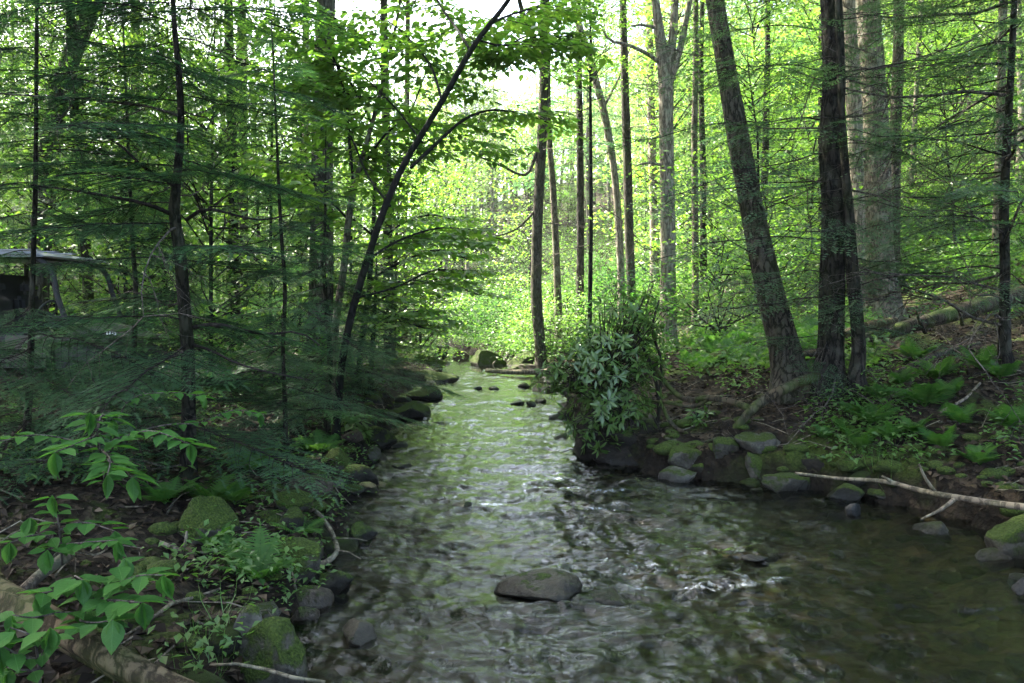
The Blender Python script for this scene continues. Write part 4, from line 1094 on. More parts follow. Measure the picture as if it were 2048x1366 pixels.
# the far wood that reads as one mass: stems and leaf clumps up the slopes
def far_wood():
    r = np.random.default_rng(17); b = MB()
    n = 620; y = r.uniform(60, 105, n); x = r.uniform(-.95, .95, n) * y
    pos, d, up, sc = [], [], [], []
    for i in range(n):
        px = 1024 + F * x[i] / y[i]
        gap = 900 < px < 1340 or px < 400
        H = r.uniform(10, 17) * (.75 if gap else 1); z = gz(x[i], y[i]); R = r.uniform(2.0, 3.6)
        b.tube([(x[i], y[i], z - .2), (x[i] + r.normal(0, .4), y[i], z + H)], [.18, .05], 5, cap=False)
        k = 150; u = r.random(k); a = r.uniform(0, 6.28, k); rr = R * np.sqrt(r.random(k)) * np.sqrt(np.clip(1 - (2 * u - 1) ** 2 * .8, 0, 1))
        lo = r.uniform(.0, .35)
        pos.append(np.stack([x[i] + rr * np.cos(a), y[i] + rr * np.sin(a), z + H * (lo + (1.08 - lo) * u) + r.normal(0, .3, k)], -1))
        aa = r.uniform(0, 6.28, k); d.append(np.stack([np.cos(aa), np.sin(aa), r.uniform(-.6, .2, k)], -1))
        up.append(np.stack([r.normal(0, .5, k), r.normal(0, .5, k), np.ones(k)], -1)); sc.append(r.uniform(.35, .75, k))
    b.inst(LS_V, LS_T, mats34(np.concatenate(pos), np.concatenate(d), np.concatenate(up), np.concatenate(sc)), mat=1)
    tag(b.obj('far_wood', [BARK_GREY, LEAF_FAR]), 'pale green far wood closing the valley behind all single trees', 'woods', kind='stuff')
far_wood()
# ------------------------------------------------------------------ rocks
def ico(sub):
    bm = bmesh.new(); bmesh.ops.create_icosphere(bm, subdivisions=sub, radius=1.0)
    V = np.array([v.co[:] for v in bm.verts]); T = np.array([[v.index for v in f.verts] for f in bm.faces]); bm.free(); return V, T
ICO = {s: ico(s) for s in (1, 2, 3, 4)}
def rock_geo(seed, size, sub=3, cuts=9, ang=.97, rough=.07):
    r = np.random.default_rng(seed); V, T = ICO[sub]; V = V.copy()
    for i in range(cuts):
        n = unit(r.normal(0, 1, 3)); c = r.uniform(.42, .8); d = V @ n
        V = V - np.clip(d - c, 0, None)[:, None] * n * ang
    o = seed * 3.7
    V = V * (1 + rough * fbm(V[:, 0] * 1.7 + o, V[:, 1] * 1.7, V[:, 2] * 1.7, 4)[:, None] * 2.2)
    if sub > 2: V = V * (1 + .05 * (.4 - np.abs(noise3(V[:, 0] * 5 + o, V[:, 1] * 5, V[:, 2] * 7)))[:, None] + .03 * noise3(V[:, 0] * 9, V[:, 1] * 9 + o, V[:, 2] * 9)[:, None])
    ext = (V.max(0) - V.min(0)) / 2; V = (V - (V.max(0) + V.min(0)) / 2) / ext
    return V * np.asarray(size), T
ROCKN = [0]
def rock(x0, x1, yt, yb, mat, label, deep=.75, cuts=9, tilt=0.0, seed=None, water=False, group=None, sub=4, name='rock', sink=.3, rot=None):
    ROCKN[0] += 1; seed = seed or ROCKN[0] + 200; r = np.random.default_rng(seed)
    mx = (x0 + x1) / 2
    p = at_z(mx, yb) if water else at_ground(mx, yb)
    d = p[1]; w = (x1 - x0) / F * d / 2; hh = max(.03, (yb - yt) / F * d)
    dep = w * deep
    # the picture height holds the front face and the foreshortened top
    look = max(.02, (CAM_Z - p[2]) / d)
    h = max(.35 * hh, hh - 2 * dep * look * .6)
    sz = h / (2 * (1 - sink))
    V, T = rock_geo(seed, (w * 1.04, dep, sz), sub, cuts)
    a = rot if rot is not None else r.uniform(-.35, .35)
    ca, sa = math.cos(a), math.sin(a); V = V @ np.array([[ca, sa, 0], [-sa, ca, 0], [0, 0, 1]])
    if tilt: ct, st = math.cos(tilt), math.sin(tilt); V = V @ np.array([[ct, 0, st], [0, 1, 0], [-st, 0, ct]])
    c = np.array([p[0] * (d + dep) / d, d + dep * .85, p[2] + h - sz])
    b = MB(); b.add(V + c, tris=T)
    o = b.obj(name, mat, None, tuple(c), True)
    return tag(o, label, 'rock', group)
rock(466, 616, 1206, 1400, ROCK_MOSSY, 'big boulder at the bottom picture edge with green moss on its right side', cuts=7, seed=305, deep=.9)
rock(458, 545, 1196, 1345, ROCK, 'pale bare grey boulder face leaning on the left of the big mossy boulder', cuts=8, seed=331, deep=.7)
rock(674, 758, 1236, 1292, ROCK_STREAM, 'wet blackish stone standing alone in the water right of the big mossy boulder', water=True, seed=306)
rock(586, 640, 1208, 1254, ROCK_BROWN, 'small brown stone at the waterline between the big mossy boulder and the slab', seed=307)
rock(566, 668, 1170, 1226, ROCK_BROWN, 'flat brown slab at the left waterline above the small brown stone', seed=308, cuts=6)
rock(640, 714, 1130, 1192, ROCK_DARK, 'dark rounded stone at the left waterline under the curved branch', seed=309, water=True)
rock(535, 648, 1066, 1172, ROCK_MOSSY, 'mossy boulder behind the big fern, crossed by the curved branch', seed=310)
rock(552, 614, 1012, 1062, ROCK_DARK, 'dark boxy stone with a flat mossy lid uphill of the boulder behind the big fern', seed=311, cuts=6)
rock(548, 628, 980, 1022, ROCK_MOSSY, 'rounded moss cushion stone above the dark boxy stone', seed=312)
rock(346, 478, 985, 1096, ROCK_MOSSY, 'long mossy boulder on the left bank slope behind the smaller fern', seed=313)
rock(572, 668, 946, 992, ROCK_BROWN, 'pale flat slab with bright moss on top near the left waterline', seed=314, cuts=6)
rock(662, 688, 956, 984, ROCK, 'small pale grey stone at the end of the pale flat slab', seed=315)
rock(606, 664, 976, 1006, ROCK_MOSSY, 'mossy stone below the pale flat slab', seed=316)
rock(634, 708, 892, 934, ROCK_MOSSY, 'rounded stone with yellow green moss uphill of the dark overhanging rock', seed=317)
rock(676, 758, 922, 978, ROCK_DARK, 'dark overhanging rock at the left waterline below the angular grey rock', seed=318, water=True)
rock(718, 794, 848, 898, ROCK_DARK, 'angular dark grey rock standing in the left edge of the water under the hemlock boughs', seed=319, water=True, cuts=6)
rock(698, 757, 1040, 1088, ROCK_DARK, 'dark mossy stone standing in the water off the left bank', seed=320, water=True)
rock(786, 862, 800, 838, ROCK_DARK, 'low dark stone in the shallow brown water under the hanging hemlock', seed=321, water=True)
rock(812, 888, 770, 802, ROCK_DARK, 'dark flat rock at the left water edge below the mossy slabs', seed=322, water=True, cuts=6)
rock(826, 918, 738, 766, ROCK_MOSSY, 'flat mossy slab pointing right into the stream at the left bend', seed=323, cuts=5, water=True)
rock(790, 892, 700, 748, ROCK_MOSSY, 'large rounded mossy boulder behind the pointed slab at the left bend', seed=324, water=True)
rock(762, 808, 728, 752, ROCK_BROWN, 'tan stone beside the large rounded mossy boulder', seed=325)
rock(904, 946, 1000, 1020, ROCK_DARK, 'small dark stone breaking the surface in mid stream', seed=326, water=True, sub=3)
rock(784, 824, 927, 938, ROCK_DARK, 'small flat stone just above the water right of the dark overhanging rock', seed=327, water=True, sub=3)
rock(994, 1168, 1132, 1214, ROCK_STREAM, 'broad dark rock with water running round it in the middle of the stream', seed=328, water=True, cuts=8, tilt=.08, deep=.9, sink=.36)
rock(1115, 1262, 1168, 1208, ROCK_STREAM, 'low wet ledge trailing right from the broad mid stream rock', seed=329, water=True, tilt=.1, sink=.6)
rock(1482, 1532, 1108, 1122, ROCK_WET, 'low dark stone with white water behind it right of the mid stream rock', seed=330, water=True, sub=3)
rock(1260, 1300, 1206, 1222, ROCK_WET, 'small wet stone at the tail of the low wet ledge', seed=332, water=True, sub=3)
# right bank
rock(1377, 1451, 914, 960, ROCK_DARK, 'rounded grey stone at the waterline in front of the mossy mound', seed=340, water=True)
rock(1317, 1391, 930, 968, ROCK, 'pale angular slab half in the water left of the rounded grey stone', seed=341, water=True, cuts=6)
rock(1325, 1446, 888, 946, ROCK_MOSSY, 'long mossy mound of rock under the rhododendron limbs', seed=342)
rock(1419, 1477, 882, 926, ROCK_MOSSY, 'rounded light grey stone behind the rounded grey waterline stone', seed=343)
rock(1469, 1560, 868, 910, ROCK, 'pale flat slab on the right bank below the foot of the leaning trunk', seed=344, cuts=6)
rock(1487, 1551, 902, 948, ROCK_MOSSY, 'mossy rounded stone below the pale flat slab on the right bank', seed=345)
rock(1521, 1605, 942, 988, ROCK_MOSSY, 'mossy stone in the water at the left tip of the dead stick', seed=346, water=True)
rock(1561, 1617, 946, 980, ROCK_DARK, 'light grey stone touching the mossy stone at the stick tip', seed=347, water=True)
rock(1651, 1722, 962, 1004, ROCK_DARK, 'greenish boulder in the water under the middle of the dead stick', seed=348, water=True)
rock(1731, 1805, 972, 1006, ROCK_DARK, 'dark flat stone right of the greenish boulder, behind the dead stick', seed=349, water=True, cuts=6)
rock(1689, 1721, 1004, 1032, ROCK_WET, 'small wet stone in front of the greenish boulder', seed=357, water=True, sub=3, cuts=4)
rock(1970, 2075, 1022, 1120, ROCK_MOSSY, 'blocky mossy rock at the right picture edge below the dead stick', seed=351, water=True, cuts=6)
rock(2019, 2090, 1150, 1192, ROCK_WET, 'dark wet stone at the right picture edge below the blocky mossy rock', seed=352, water=True)
rock(1595, 1679, 918, 958, SOIL, 'dark earthy stone embedded in the undercut right bank', seed=353)
# far bend
rock(945, 1012, 700, 734, ROCK_MOSSY, 'big pitched mossy slab leaning right on the far bank of the bend', seed=360, cuts=5, tilt=-.35, water=True)
rock(1006, 1085, 704, 736, ROCK_MOSSY, 'second pitched mossy slab leaning left at the far bank', seed=361, cuts=5, tilt=.3, water=True)
rock(942, 984, 708, 732, ROCK_DARK, 'squat dark green block at the far waterline in front of the pitched slabs', seed=362, cuts=5, water=True)
rock(864, 896, 688, 714, ROCK_DARK, 'dark block at the end of the visible stream', seed=363, water=True, cuts=6)
rock(904, 945, 700, 720, ROCK_BROWN, 'brown stones edge along the far right waterline of the bend', seed=364, water=True)
rock(1012, 1090, 726, 744, ROCK_BROWN, 'yellowish flat rock behind the stream log', seed=365, water=True, cuts=6)
for i, (a, c, e, f_) in enumerate([(1036, 1062, 764, 776), (1020, 1050, 800, 810), (1114, 1146, 818, 838), (975, 1000, 772, 780), (1070, 1092, 796, 806), (945, 965, 772, 779), (1052, 1072, 800, 812)]):
    rock(a, c, e, f_, ROCK_DARK, 'small dark stone poking out of the upper stream near the log and rhododendron', water=True, group='small stones in the upper stream', sub=2, seed=380 + i)
# root bank under the rhododendron
rb = thing('root_bank', 'black undercut root bank jutting into the water under the rhododendron', 'bank', at_z(1270, 960))
def root_bank():
    r = np.random.default_rng(390); c = np.array([1.35, 8.75, .12]); V, T = ICO[4]
    n = fbm(V[:, 0] * 2.2, V[:, 1] * 2.2, V[:, 2] * 2.2 + 4, 5)
    W = V * (1 + .55 * n)[:, None]; W = np.sign(W) * np.abs(W) ** .8 * np.array([.62, .75, .34])
    W[:, 0] -= .25 * np.clip(W[:, 2], 0, 1); b = MB(); b.add(W + c, tris=T); b.obj('soil', SOIL, rb, tuple(rb.location), True)
    for i in range(16):
        x = r.uniform(-.55, .5); q = c + np.array([x, -.62 + .5 * x * x + r.uniform(-.05, .1), r.uniform(.1, .32)])
        P = [q + [0, .2, .05], q, q + np.array([r.normal(0, .06), -.06, -.12]), q + np.array([r.normal(0, .14), -.03, -.3])]
        P2, R2 = resample(P, [.012, .011, .008, .003], .04); b = MB(); b.tube(P2, R2 * r.uniform(.6, 1.3), 5); b.obj('root', TWIG_DARK, rb, tuple(rb.location), True)
root_bank()
# smaller stones along both edges
re_ = np.random.default_rng(44); SMALL = [rock_geo(500 + i, (1, .8, .55), 2, 7) for i in range(6)]
SM = {}
for i in range(120):
    y = re_.uniform(2.6, 24); left = re_.random() < .58
    x = left_edge(y) - re_.uniform(-.18, .45) if left else right_edge(y) + re_.uniform(-.45, .22)
    if not left and 7.2 < y < 9: continue
    s = re_.uniform(.04, .15) * (1 + y * .02); k = re_.integers(6); mt = [ROCK_MOSSY, ROCK_DARK, ROCK_DARK, ROCK_BROWN, ROCK][re_.integers(5)]
    key = (k, mt.name)
    if key not in SM:
        b = MB(); b.add(SMALL[k][0], tris=SMALL[k][1]); SM[key] = b.mesh('small_stone', mt, True)
    z = max(gz(x, y), -.03)
    o = link('small_stone', SM[key]); o.location = (x, y, z + s * .12); o.scale = (s, s * re_.uniform(.8, 1.2), s); o.rotation_euler = (re_.normal(0, .2), re_.normal(0, .2), re_.uniform(0, 6.28))
    w = 'left' if left else 'right'
    tag(o, 'small %s stone scattered along the %s water edge' % ({'mossy_rock': 'mossy', 'dark_mossy_rock': 'dark', 'brown_slab': 'brown', 'grey_rock': 'grey'}[mt.name], w), 'stone', 'small %s stones along the %s water edge' % (mt.name.replace('_', ' '), w))
# cobbles on the bed, seen through the water
def bed_cobbles():
    r = np.random.default_rng(9); b = MB(); n = 900
    y = r.uniform(2.2, 16, n); u = r.uniform(.02, .98, n); x = left_edge(y) + (right_edge(y) - left_edge(y)) * u
    z = ground_z(x, y); s = r.uniform(.02, .10, n) * (1 + .5 * (r.random(n) < .1))
    for k in range(4):
        m = np.arange(n) % 4 == k; V, T = rock_geo(600 + k, (1, .8, .5), 1, 5)
        a = r.uniform(0, 6.28, m.sum())
        M = mats34(np.stack([x[m], y[m], np.minimum(z[m] + s[m] * .15, -.02 - s[m] * .5)], -1), np.stack([np.cos(a), np.sin(a), 0 * a], -1), np.tile([0., 0, 1], (m.sum(), 1)), s[m])
        b.inst(V, T, M, mat=k % 3)
    tag(b.obj('bed_cobbles', [ROCK_BROWN, ROCK_DARK, ROCK], smooth=True), 'brown cobbles lying on the stream bed under clear water', 'cobbles', kind='stuff')
bed_cobbles()

# ------------------------------------------------------------------ logs, fallen limbs, sticks
def log(name, label, spec, mat, cat='log', sides=14, amp=.07, lift=0.0, stubs=(), rest=True, step=.1):
    """spec: (px, py, width_px, distance or None for the ground under that pixel)"""
    P, R = [], []
    for px, py, w, d in spec:
        if d is None: p = at_ground(px, py); d = p[1]; p = p + np.array([0, 0, w / 2 / F * d + lift])
        else: p = pt(px, py, d)
        P.append(p); R.append(w / 2 / F * d)
    t = thing(name, label, cat, P[0])
    P2, R2 = resample(P, R, step); b = MB(); b.tube(P2, R2, sides, disp=bark_disp(amp, P[0][0] * 3, 3, fz=1.5)); b.obj('stem', mat, t, tuple(t.location), True)
    for sp in stubs:
        Q, S = [], []
        for px, py, w, d in sp:
            Q.append(pt(px, py, d)); S.append(w / 2 / F * d)
        Q2, S2 = resample(Q, S, .06); b = MB(); b.tube(Q2, S2, 7, disp=bark_disp(.05, 2, 3)); b.obj('side_limb', mat, t, tuple(t.location), True)
    return t
log('fallen_log', 'long mossy fallen log climbing the right hillside behind the tree trunks, pale broken lower end', [(1600, 762, 20, None), (1690, 742, 25, None), (1800, 706, 28, None), (1930, 668, 31, None), (2060, 630, 34, None), (2200, 592, 34, None)], BARK_MOSSY, sides=18, lift=.22,
    stubs=[[(1850, 665, 8, 10.2), (1838, 640, 6, 10.1), (1832, 622, 4, 10.0)], [(1925, 650, 8, 10.3), (1920, 628, 5, 10.2), (1912, 612, 3, 10.1)]])
log('broken_wood', 'pale barkless splintered piece lying against the lower end of the long mossy log', [(1676, 742, 16, None), (1730, 724, 20, None), (1790, 706, 13, None)], WOOD, 'wood', lift=.38)
log('fallen_log', 'short dark mossy log lying between the rhododendron and the leaning trunk', [(1380, 738, 20, None), (1460, 722, 26, None), (1530, 700, 28, None), (1575, 690, 22, None)], BARK_MOSSY)
log('fallen_limb', 'crooked mossy limb forking down to the water left of the blackish hemlock foot', [(1632, 752, 22, 7.9), (1590, 768, 24, 7.7), (1545, 790, 23, 7.6), (1505, 818, 20, 7.6), (1478, 848, 16, 7.6), (1455, 868, 12, 7.7)], BARK_MOSSY, 'limb', 10,
    stubs=[[(1502, 818, 15, 7.6), (1470, 806, 14, 7.7), (1420, 796, 13, 7.9), (1370, 798, 12, 8.1), (1335, 770, 9, 8.3), (1300, 720, 7, 8.5)], [(1420, 796, 9, 7.9), (1390, 812, 8, 8.0), (1340, 806, 7, 8.2), (1290, 800, 5, 8.4)], [(1462, 862, 11, 7.7), (1420, 868, 10, 7.8), (1370, 866, 9, 7.9), (1338, 840, 7, 8.1), (1322, 800, 6, 8.3)]])
log('dead_stick', 'long bare pale stick with side forks lying over the water along the right bank', [(1590, 946, 5, 6.5), (1680, 957, 7, 6.3), (1770, 963, 9, 6.05), (1850, 983, 11, 5.75), (1940, 999, 13, 5.45), (2060, 1015, 15, 5.15), (2180, 1020, 15, 5.0)], STICK, 'stick', 9, .12,
    stubs=[[(1790, 968, 8, 6.0), (1770, 955, 6, 6.0), (1764, 952, 4, 6.0)], [(1872, 986, 8, 5.7), (1850, 955, 6, 5.7), (1838, 928, 4, 5.7)], [(1912, 996, 10, 5.55), (1880, 1020, 7, 5.45), (1842, 1038, 4, 5.4)]], step=.06)
log('stream_log', 'bare grey log lying level across the right edge of the upper stream', [(972, 741, 8, 19.2), (1010, 744, 10, 19), (1060, 744, 11, 18.8), (1130, 743, 12, 18.6), (1190, 745, 12, 18.5)], STICK, stubs=[[(988, 738, 4, 19.1), (986, 728, 4, 19.1), (991, 722, 3, 19.1)]])
log('curved_branch', 'bent pale branch curving over the boulder behind the big fern at the left waterline', [(600, 1010, 7, 5.7), (640, 1030, 8, 5.3), (668, 1075, 9, 5.0), (670, 1110, 11, 4.75), (640, 1130, 13, 4.6), (590, 1140, 12, 4.5), (520, 1142, 9, 4.4), (440, 1150, 6, 4.3)], STICK, 'branch', 9, .06, step=.05,
    stubs=[[(664, 1080, 4, 4.95), (700, 1076, 3, 4.95), (735, 1082, 2, 5.0)], [(668, 1100, 4, 4.8), (700, 1105, 3, 4.8), (722, 1118, 2, 4.8)]])
log('rotten_log', 'thick rotting log crossing the bottom left corner, bare tan wood on its upper side', [(-80, 1150, 70, 3.1), (0, 1196, 72, 3.0), (90, 1240, 66, 2.9), (180, 1290, 62, 2.8), (260, 1336, 58, 2.75), (340, 1372, 50, 2.72), (420, 1400, 40, 2.7)], WOOD, sides=28, amp=.26, step=.05)
log('broken_limb', 'grey broken limb leaning up behind the big leaved plant at the left', [(40, 1188, 22, 3.2), (80, 1150, 22, 3.3), (130, 1115, 24, 3.45), (142, 1106, 21, 3.5)], STICK, 'limb', 10, .08, step=.05)
log('arched_twig', 'thin pale arching twig above the grey broken limb at the left', [(92, 1140, 5, 3.2), (118, 1102, 5, 3.25), (150, 1095, 5, 3.3), (190, 1110, 4, 3.3), (215, 1098, 3, 3.35)], STICK, 'twig', 6, 0, step=.03, stubs=[[(128, 1098, 4, 3.27), (152, 1118, 3, 3.25), (150, 1145, 2, 3.2)]])
log('ground_branch', 'tan forked branch lying on dry leaves below the long mossy boulder', [(318, 1090, 10, None), (362, 1108, 12, None), (395, 1114, 10, None), (425, 1108, 8, None)], STICK, 'branch', 8, .06, stubs=[[(365, 1104, 8, at_ground(365, 1112)[1]), (372, 1080, 6, at_ground(365, 1112)[1]), (374, 1062, 5, at_ground(365, 1112)[1])]])
log('ground_branch', 'slender bent root like branch lying below the big leaved plant near the herbs', [(200, 1268, 5, None), (250, 1275, 6, None), (300, 1245, 8, None), (340, 1215, 9, None), (390, 1200, 8, None), (440, 1180, 5, None)], STICK, 'branch', 7, .06)
log('ground_branch', 'bare thin branch lying across the bottom front of the big mossy boulder', [(420, 1330, 5, 3.0), (500, 1330, 7, 2.95), (550, 1345, 8, 2.92), (600, 1358, 8, 2.9), (650, 1364, 6, 2.9)], STICK, 'branch', 7, .05)
log('fallen_limb', 'dark limb lying on the hillside right of the thin curved hemlock stem', [(1790, 752, 10, None), (1850, 728, 14, None), (1900, 708, 12, None), (1960, 690, 8, None)], BARK_OAK, 'limb', 8)
log('ground_branch', 'straight bare stick lying among the ferns of the right slope', [(1880, 830, 6, None), (1930, 800, 6, None), (1960, 770, 5, None)], STICK, 'stick', 6)
log('leaning_pole', 'thin dead pole leaning over the far bend in front of the birch like stem', [(860, 672, 4, 27), (900, 655, 4, 27), (945, 645, 3, 27)], BARK_OAK, 'pole', 6, 0)
for i, (sp, lab) in enumerate([([(1830, 860, 5, None), (1900, 845, 6, None), (1990, 850, 4, None)], 'thin dark branch on the leaf litter under the right slope ferns'), ([(1700, 905, 4, None), (1760, 890, 5, None), (1830, 905, 3, None)], 'short twisted branch near the top of the undercut bank'),
        ([(1950, 900, 6, None), (2010, 880, 7, None), (2080, 885, 6, None)], 'dark branch on the litter at the right picture edge'), ([(1480, 770, 4, None), (1520, 748, 5, None), (1560, 740, 3, None)], 'thin branch left of the leaning trunk foot'),
        ([(1330, 880, 6, None), (1400, 890, 6, None), (1440, 876, 4, None)], 'pale branch lying over the mossy mound of rock'), ([(420, 900, 5, None), (480, 905, 6, None), (560, 890, 4, None)], 'thin branch on the litter behind the wide dark fern'),
        ([(300, 1180, 4, None), (360, 1160, 5, None), (450, 1168, 4, None)], 'crooked twig in front of the bent pale branch foot'), ([(330, 1040, 5, None), (350, 1000, 5, None), (345, 960, 3, None)], 'short stick leaning on the long mossy boulder')]):
    log('ground_branch', lab, sp, BARK_OAK, 'branch', 6, .08)
# ------------------------------------------------------------------ rhododendron
def rhododendron(label, boxes, d0, nwh, seed, limit, stems, leafl=.102, base_px=(1300, 905)):
    r = np.random.default_rng(seed); base = at_ground(*base_px)
    t = thing('rhododendron', label, 'shrub', base); M = []
    b = MB()
    for sp in stems:
        Q = [pt(px, py, d) for px, py, w, d in sp]; S = [w / 2 / F * q[1] for q, (_, _, w, _) in zip(Q, sp)]
        Q2, S2 = resample(Q, S, .06); bb = MB(); bb.tube(Q2, S2, 6, disp=bark_disp(.06, 3, 3)); bb.obj('stem', TWIG_DARK, t, tuple(base), True)
    tips = []; area = np.array([(b_[1] - b_[0]) * (b_[3] - b_[2]) for b_ in boxes], float); area /= area.sum()
    while len(tips) < nwh:
        x0, x1, y0, y1, wd = boxes[r.choice(len(boxes), p=area)]
        px, py = r.uniform(x0, x1), r.uniform(y0, y1)
        u, v = (px - (x0 + x1) / 2) / (x1 - x0) * 2, (py - (y0 + y1) / 2) / (y1 - y0) * 2
        if u * u + v * v > 1.0: continue
        q = r.uniform(-1, 1) * wd * math.sqrt(max(.05, 1 - u * u - v * v))
        tips.append(pt(px, py, d0 + q))
    hub = np.array(tips).mean(0)
    for p in tips:
        axis = unit((p - hub) * np.array([1, 1, .6]) + np.array([0, 0, .35]) + r.normal(0, .2, 3))
        e1 = unit(np.cross(axis, [.3, .2, 1])); e2 = np.cross(axis, e1); k = r.integers(5, 10); ph = r.uniform(0, 6.28)
        droop = r.uniform(-.15, .55)
        for j in range(k):
            a = ph + j * 6.283 / k + r.normal(0, .35); droop_j = droop + r.normal(0, .3)
            x = unit(e1 * math.cos(a) + e2 * math.sin(a) + axis * r.uniform(.05, .45) - np.array([0, 0, droop_j]))
            M.append(mats34(p[None] + x[None] * .015, x[None], (axis + r.normal(0, .15, 3))[None], np.array([leafl * r.uniform(.5, 1.2)]))[0])
        foot = p - axis * r.uniform(.12, .25) - (p - hub) * .25
        b.tube([p, (p + foot) / 2 + r.normal(0, .01, 3), foot], [.003, .004, .005], 4, cap=False)
    b.obj('twigs', TWIG_DARK, t, tuple(base))
    sh = dict(width=.145, fold=.03, droop=.16, n=4, peak=.5)
    put_leaves(t, M, 'rhodo', RHODO, sh, limit, leaf_shape(**sh))
rhododendron('glossy dark green rhododendron leaning over the stream above the black root bank',
    [(1140, 1335, 620, 770, .5), (1085, 1270, 670, 800, .5), (1190, 1330, 570, 670, .35), (1120, 1310, 770, 905, .45), (1060, 1180, 720, 790, .3), (1120, 1330, 660, 860, .6)], 8.2, 500, 5, 300,
    [[(1300, 905, 10, 8.4), (1312, 860, 9, 8.4), (1318, 800, 8, 8.4), (1305, 740, 7, 8.4), (1285, 690, 6, 8.4), (1270, 640, 5, 8.4)], [(1318, 800, 7, 8.4), (1322, 720, 6, 8.5), (1305, 660, 5, 8.5), (1318, 600, 4, 8.5)], [(1300, 900, 9, 8.3), (1260, 840, 8, 8.2), (1210, 790, 6, 8.1), (1150, 760, 4, 8.0)], [(1290, 880, 8, 8.3), (1240, 870, 6, 8.0), (1190, 870, 4, 7.9)], [(1270, 860, 7, 8.3), (1235, 760, 6, 8.3), (1205, 680, 4, 8.3)]])
rhododendron('small rhododendron sprout beside the mossy mound, right of the big one', [(1370, 1420, 800, 860, .2)], 8.0, 16, 6, 140, [[(1395, 880, 6, 8.1), (1396, 850, 5, 8.05), (1395, 820, 4, 8.0)]], .10, (1395, 880))
rhododendron('young rhododendron with upright leaves at the left waterline above the angular dark rock', [(655, 735, 835, 885, .3)], 8.8, 20, 7, 180, [[(700, 900, 6, 8.9), (698, 870, 5, 8.85), (695, 850, 4, 8.8)]], .13, (700, 900))

# ------------------------------------------------------------------ broad leaved plants in the left foreground
def leafy_plant(label, shoots, foot, leaf, gap, seed, pointed=True, name='leafy_shrub', width=.27, limit=300, mat=SHRUB_LEAF):
    """shoots: pixel paths with distance; opposite pairs of leaves along the outer part of each"""
    r = np.random.default_rng(seed); t = thing(name, label, 'plant', foot); M = []
    for sp in shoots:
        P = np.array([pt(px, py, d) for px, py, d in sp]); P2, _ = resample(P, np.ones(len(P)), .02)
        b = MB(); b.tube(P2, np.linspace(.006, .002, len(P2)), 5); b.obj('stem', TWIG, t, tuple(foot), True)
        s = np.concatenate([[0], np.cumsum(np.linalg.norm(np.diff(P2, axis=0), axis=1))]); L = s[-1]
        T = np.gradient(P2, axis=0)
        for u in np.arange(L * .22, L, gap):
            q = np.array([np.interp(u, s, P2[:, c]) for c in range(3)]); tg = unit([np.interp(u, s, T[:, c]) for c in range(3)])
            flat = unit(tg * np.array([1, 1, .15]) + 1e-4); n2 = unit(np.cross([0, 0, 1], flat))
            for sd in (1, -1):
                if r.random() < .08: continue
                x = unit(flat * r.uniform(.35, .9) + n2 * sd + np.array([0, 0, r.uniform(-.26, .16)]))
                M.append(mats34(q[None] + x[None] * .012, x[None], np.array([[r.normal(0, .16), r.normal(0, .16), 1]]), np.array([leaf * r.uniform(.65, 1.2) * (.75 + .35 * u / L)]))[0])
        for a in (-.5, 0, .5):
            x = unit(T[-1] * np.array([1, 1, .2]) + np.array([0, 0, -.1])); ca, sa = math.cos(a), math.sin(a)
            x = np.array([x[0] * ca - x[1] * sa, x[0] * sa + x[1] * ca, x[2]])
            M.append(mats34(P2[-1:], x[None], np.array([[r.normal(0, .2), r.normal(0, .2), 1]]), np.array([leaf * r.uniform(.8, 1.15)]))[0])
    put_leaves(t, M, label, mat, dict(width=width, fold=.07, droop=.16, n=5, peak=.42 if pointed else .48, wav=.008), limit)
g1 = at_ground(205, 1130)
leafy_plant('pale green spray of pointed leaves on arching stems in front of the young hemlock foot',
    [[(215, 1000, 3.9), (205, 930, 3.8), (195, 870, 3.7), (180, 825, 3.6)], [(205, 930, 3.8), (240, 880, 3.7), (300, 862, 3.6), (380, 888, 3.5)], [(200, 900, 3.8), (140, 880, 3.7), (70, 870, 3.6), (-10, 885, 3.5)],
     [(195, 870, 3.7), (170, 880, 3.5), (110, 905, 3.3)], [(205, 900, 3.7), (220, 920, 3.5), (215, 950, 3.3)], [(215, 920, 3.7), (245, 935, 3.5), (265, 955, 3.4)], [(195, 860, 3.7), (205, 830, 3.8), (225, 840, 3.9)]], g1, .10, .048, 61)
leafy_plant('short leafy twig reaching right across the young hemlock trunk above the pale green spray',
    [[(215, 1000, 4.4), (225, 880, 4.5), (260, 800, 4.6), (330, 785, 4.6), (405, 792, 4.6)], [(225, 880, 4.5), (330, 850, 4.6), (400, 845, 4.6), (470, 820, 4.6), (520, 828, 4.6)]], at_ground(220, 1050), .085, .065, 62)
leafy_plant('dark green shrub with rounded leaves at the left, above the grey broken limb',
    [[(125, 1130, 3.3), (120, 1070, 3.3), (110, 1010, 3.25), (105, 990, 3.2)], [(122, 1080, 3.3), (70, 1070, 3.2), (20, 1085, 3.1)], [(120, 1060, 3.3), (165, 1045, 3.25), (230, 1062, 3.2)], [(122, 1090, 3.3), (170, 1085, 3.2), (235, 1080, 3.1)], [(120, 1050, 3.3), (60, 1035, 3.3)], [(122, 1085, 3.3), (95, 1100, 3.15)]], at_ground(125, 1150), .088, .052, 63, pointed=False, width=.33)
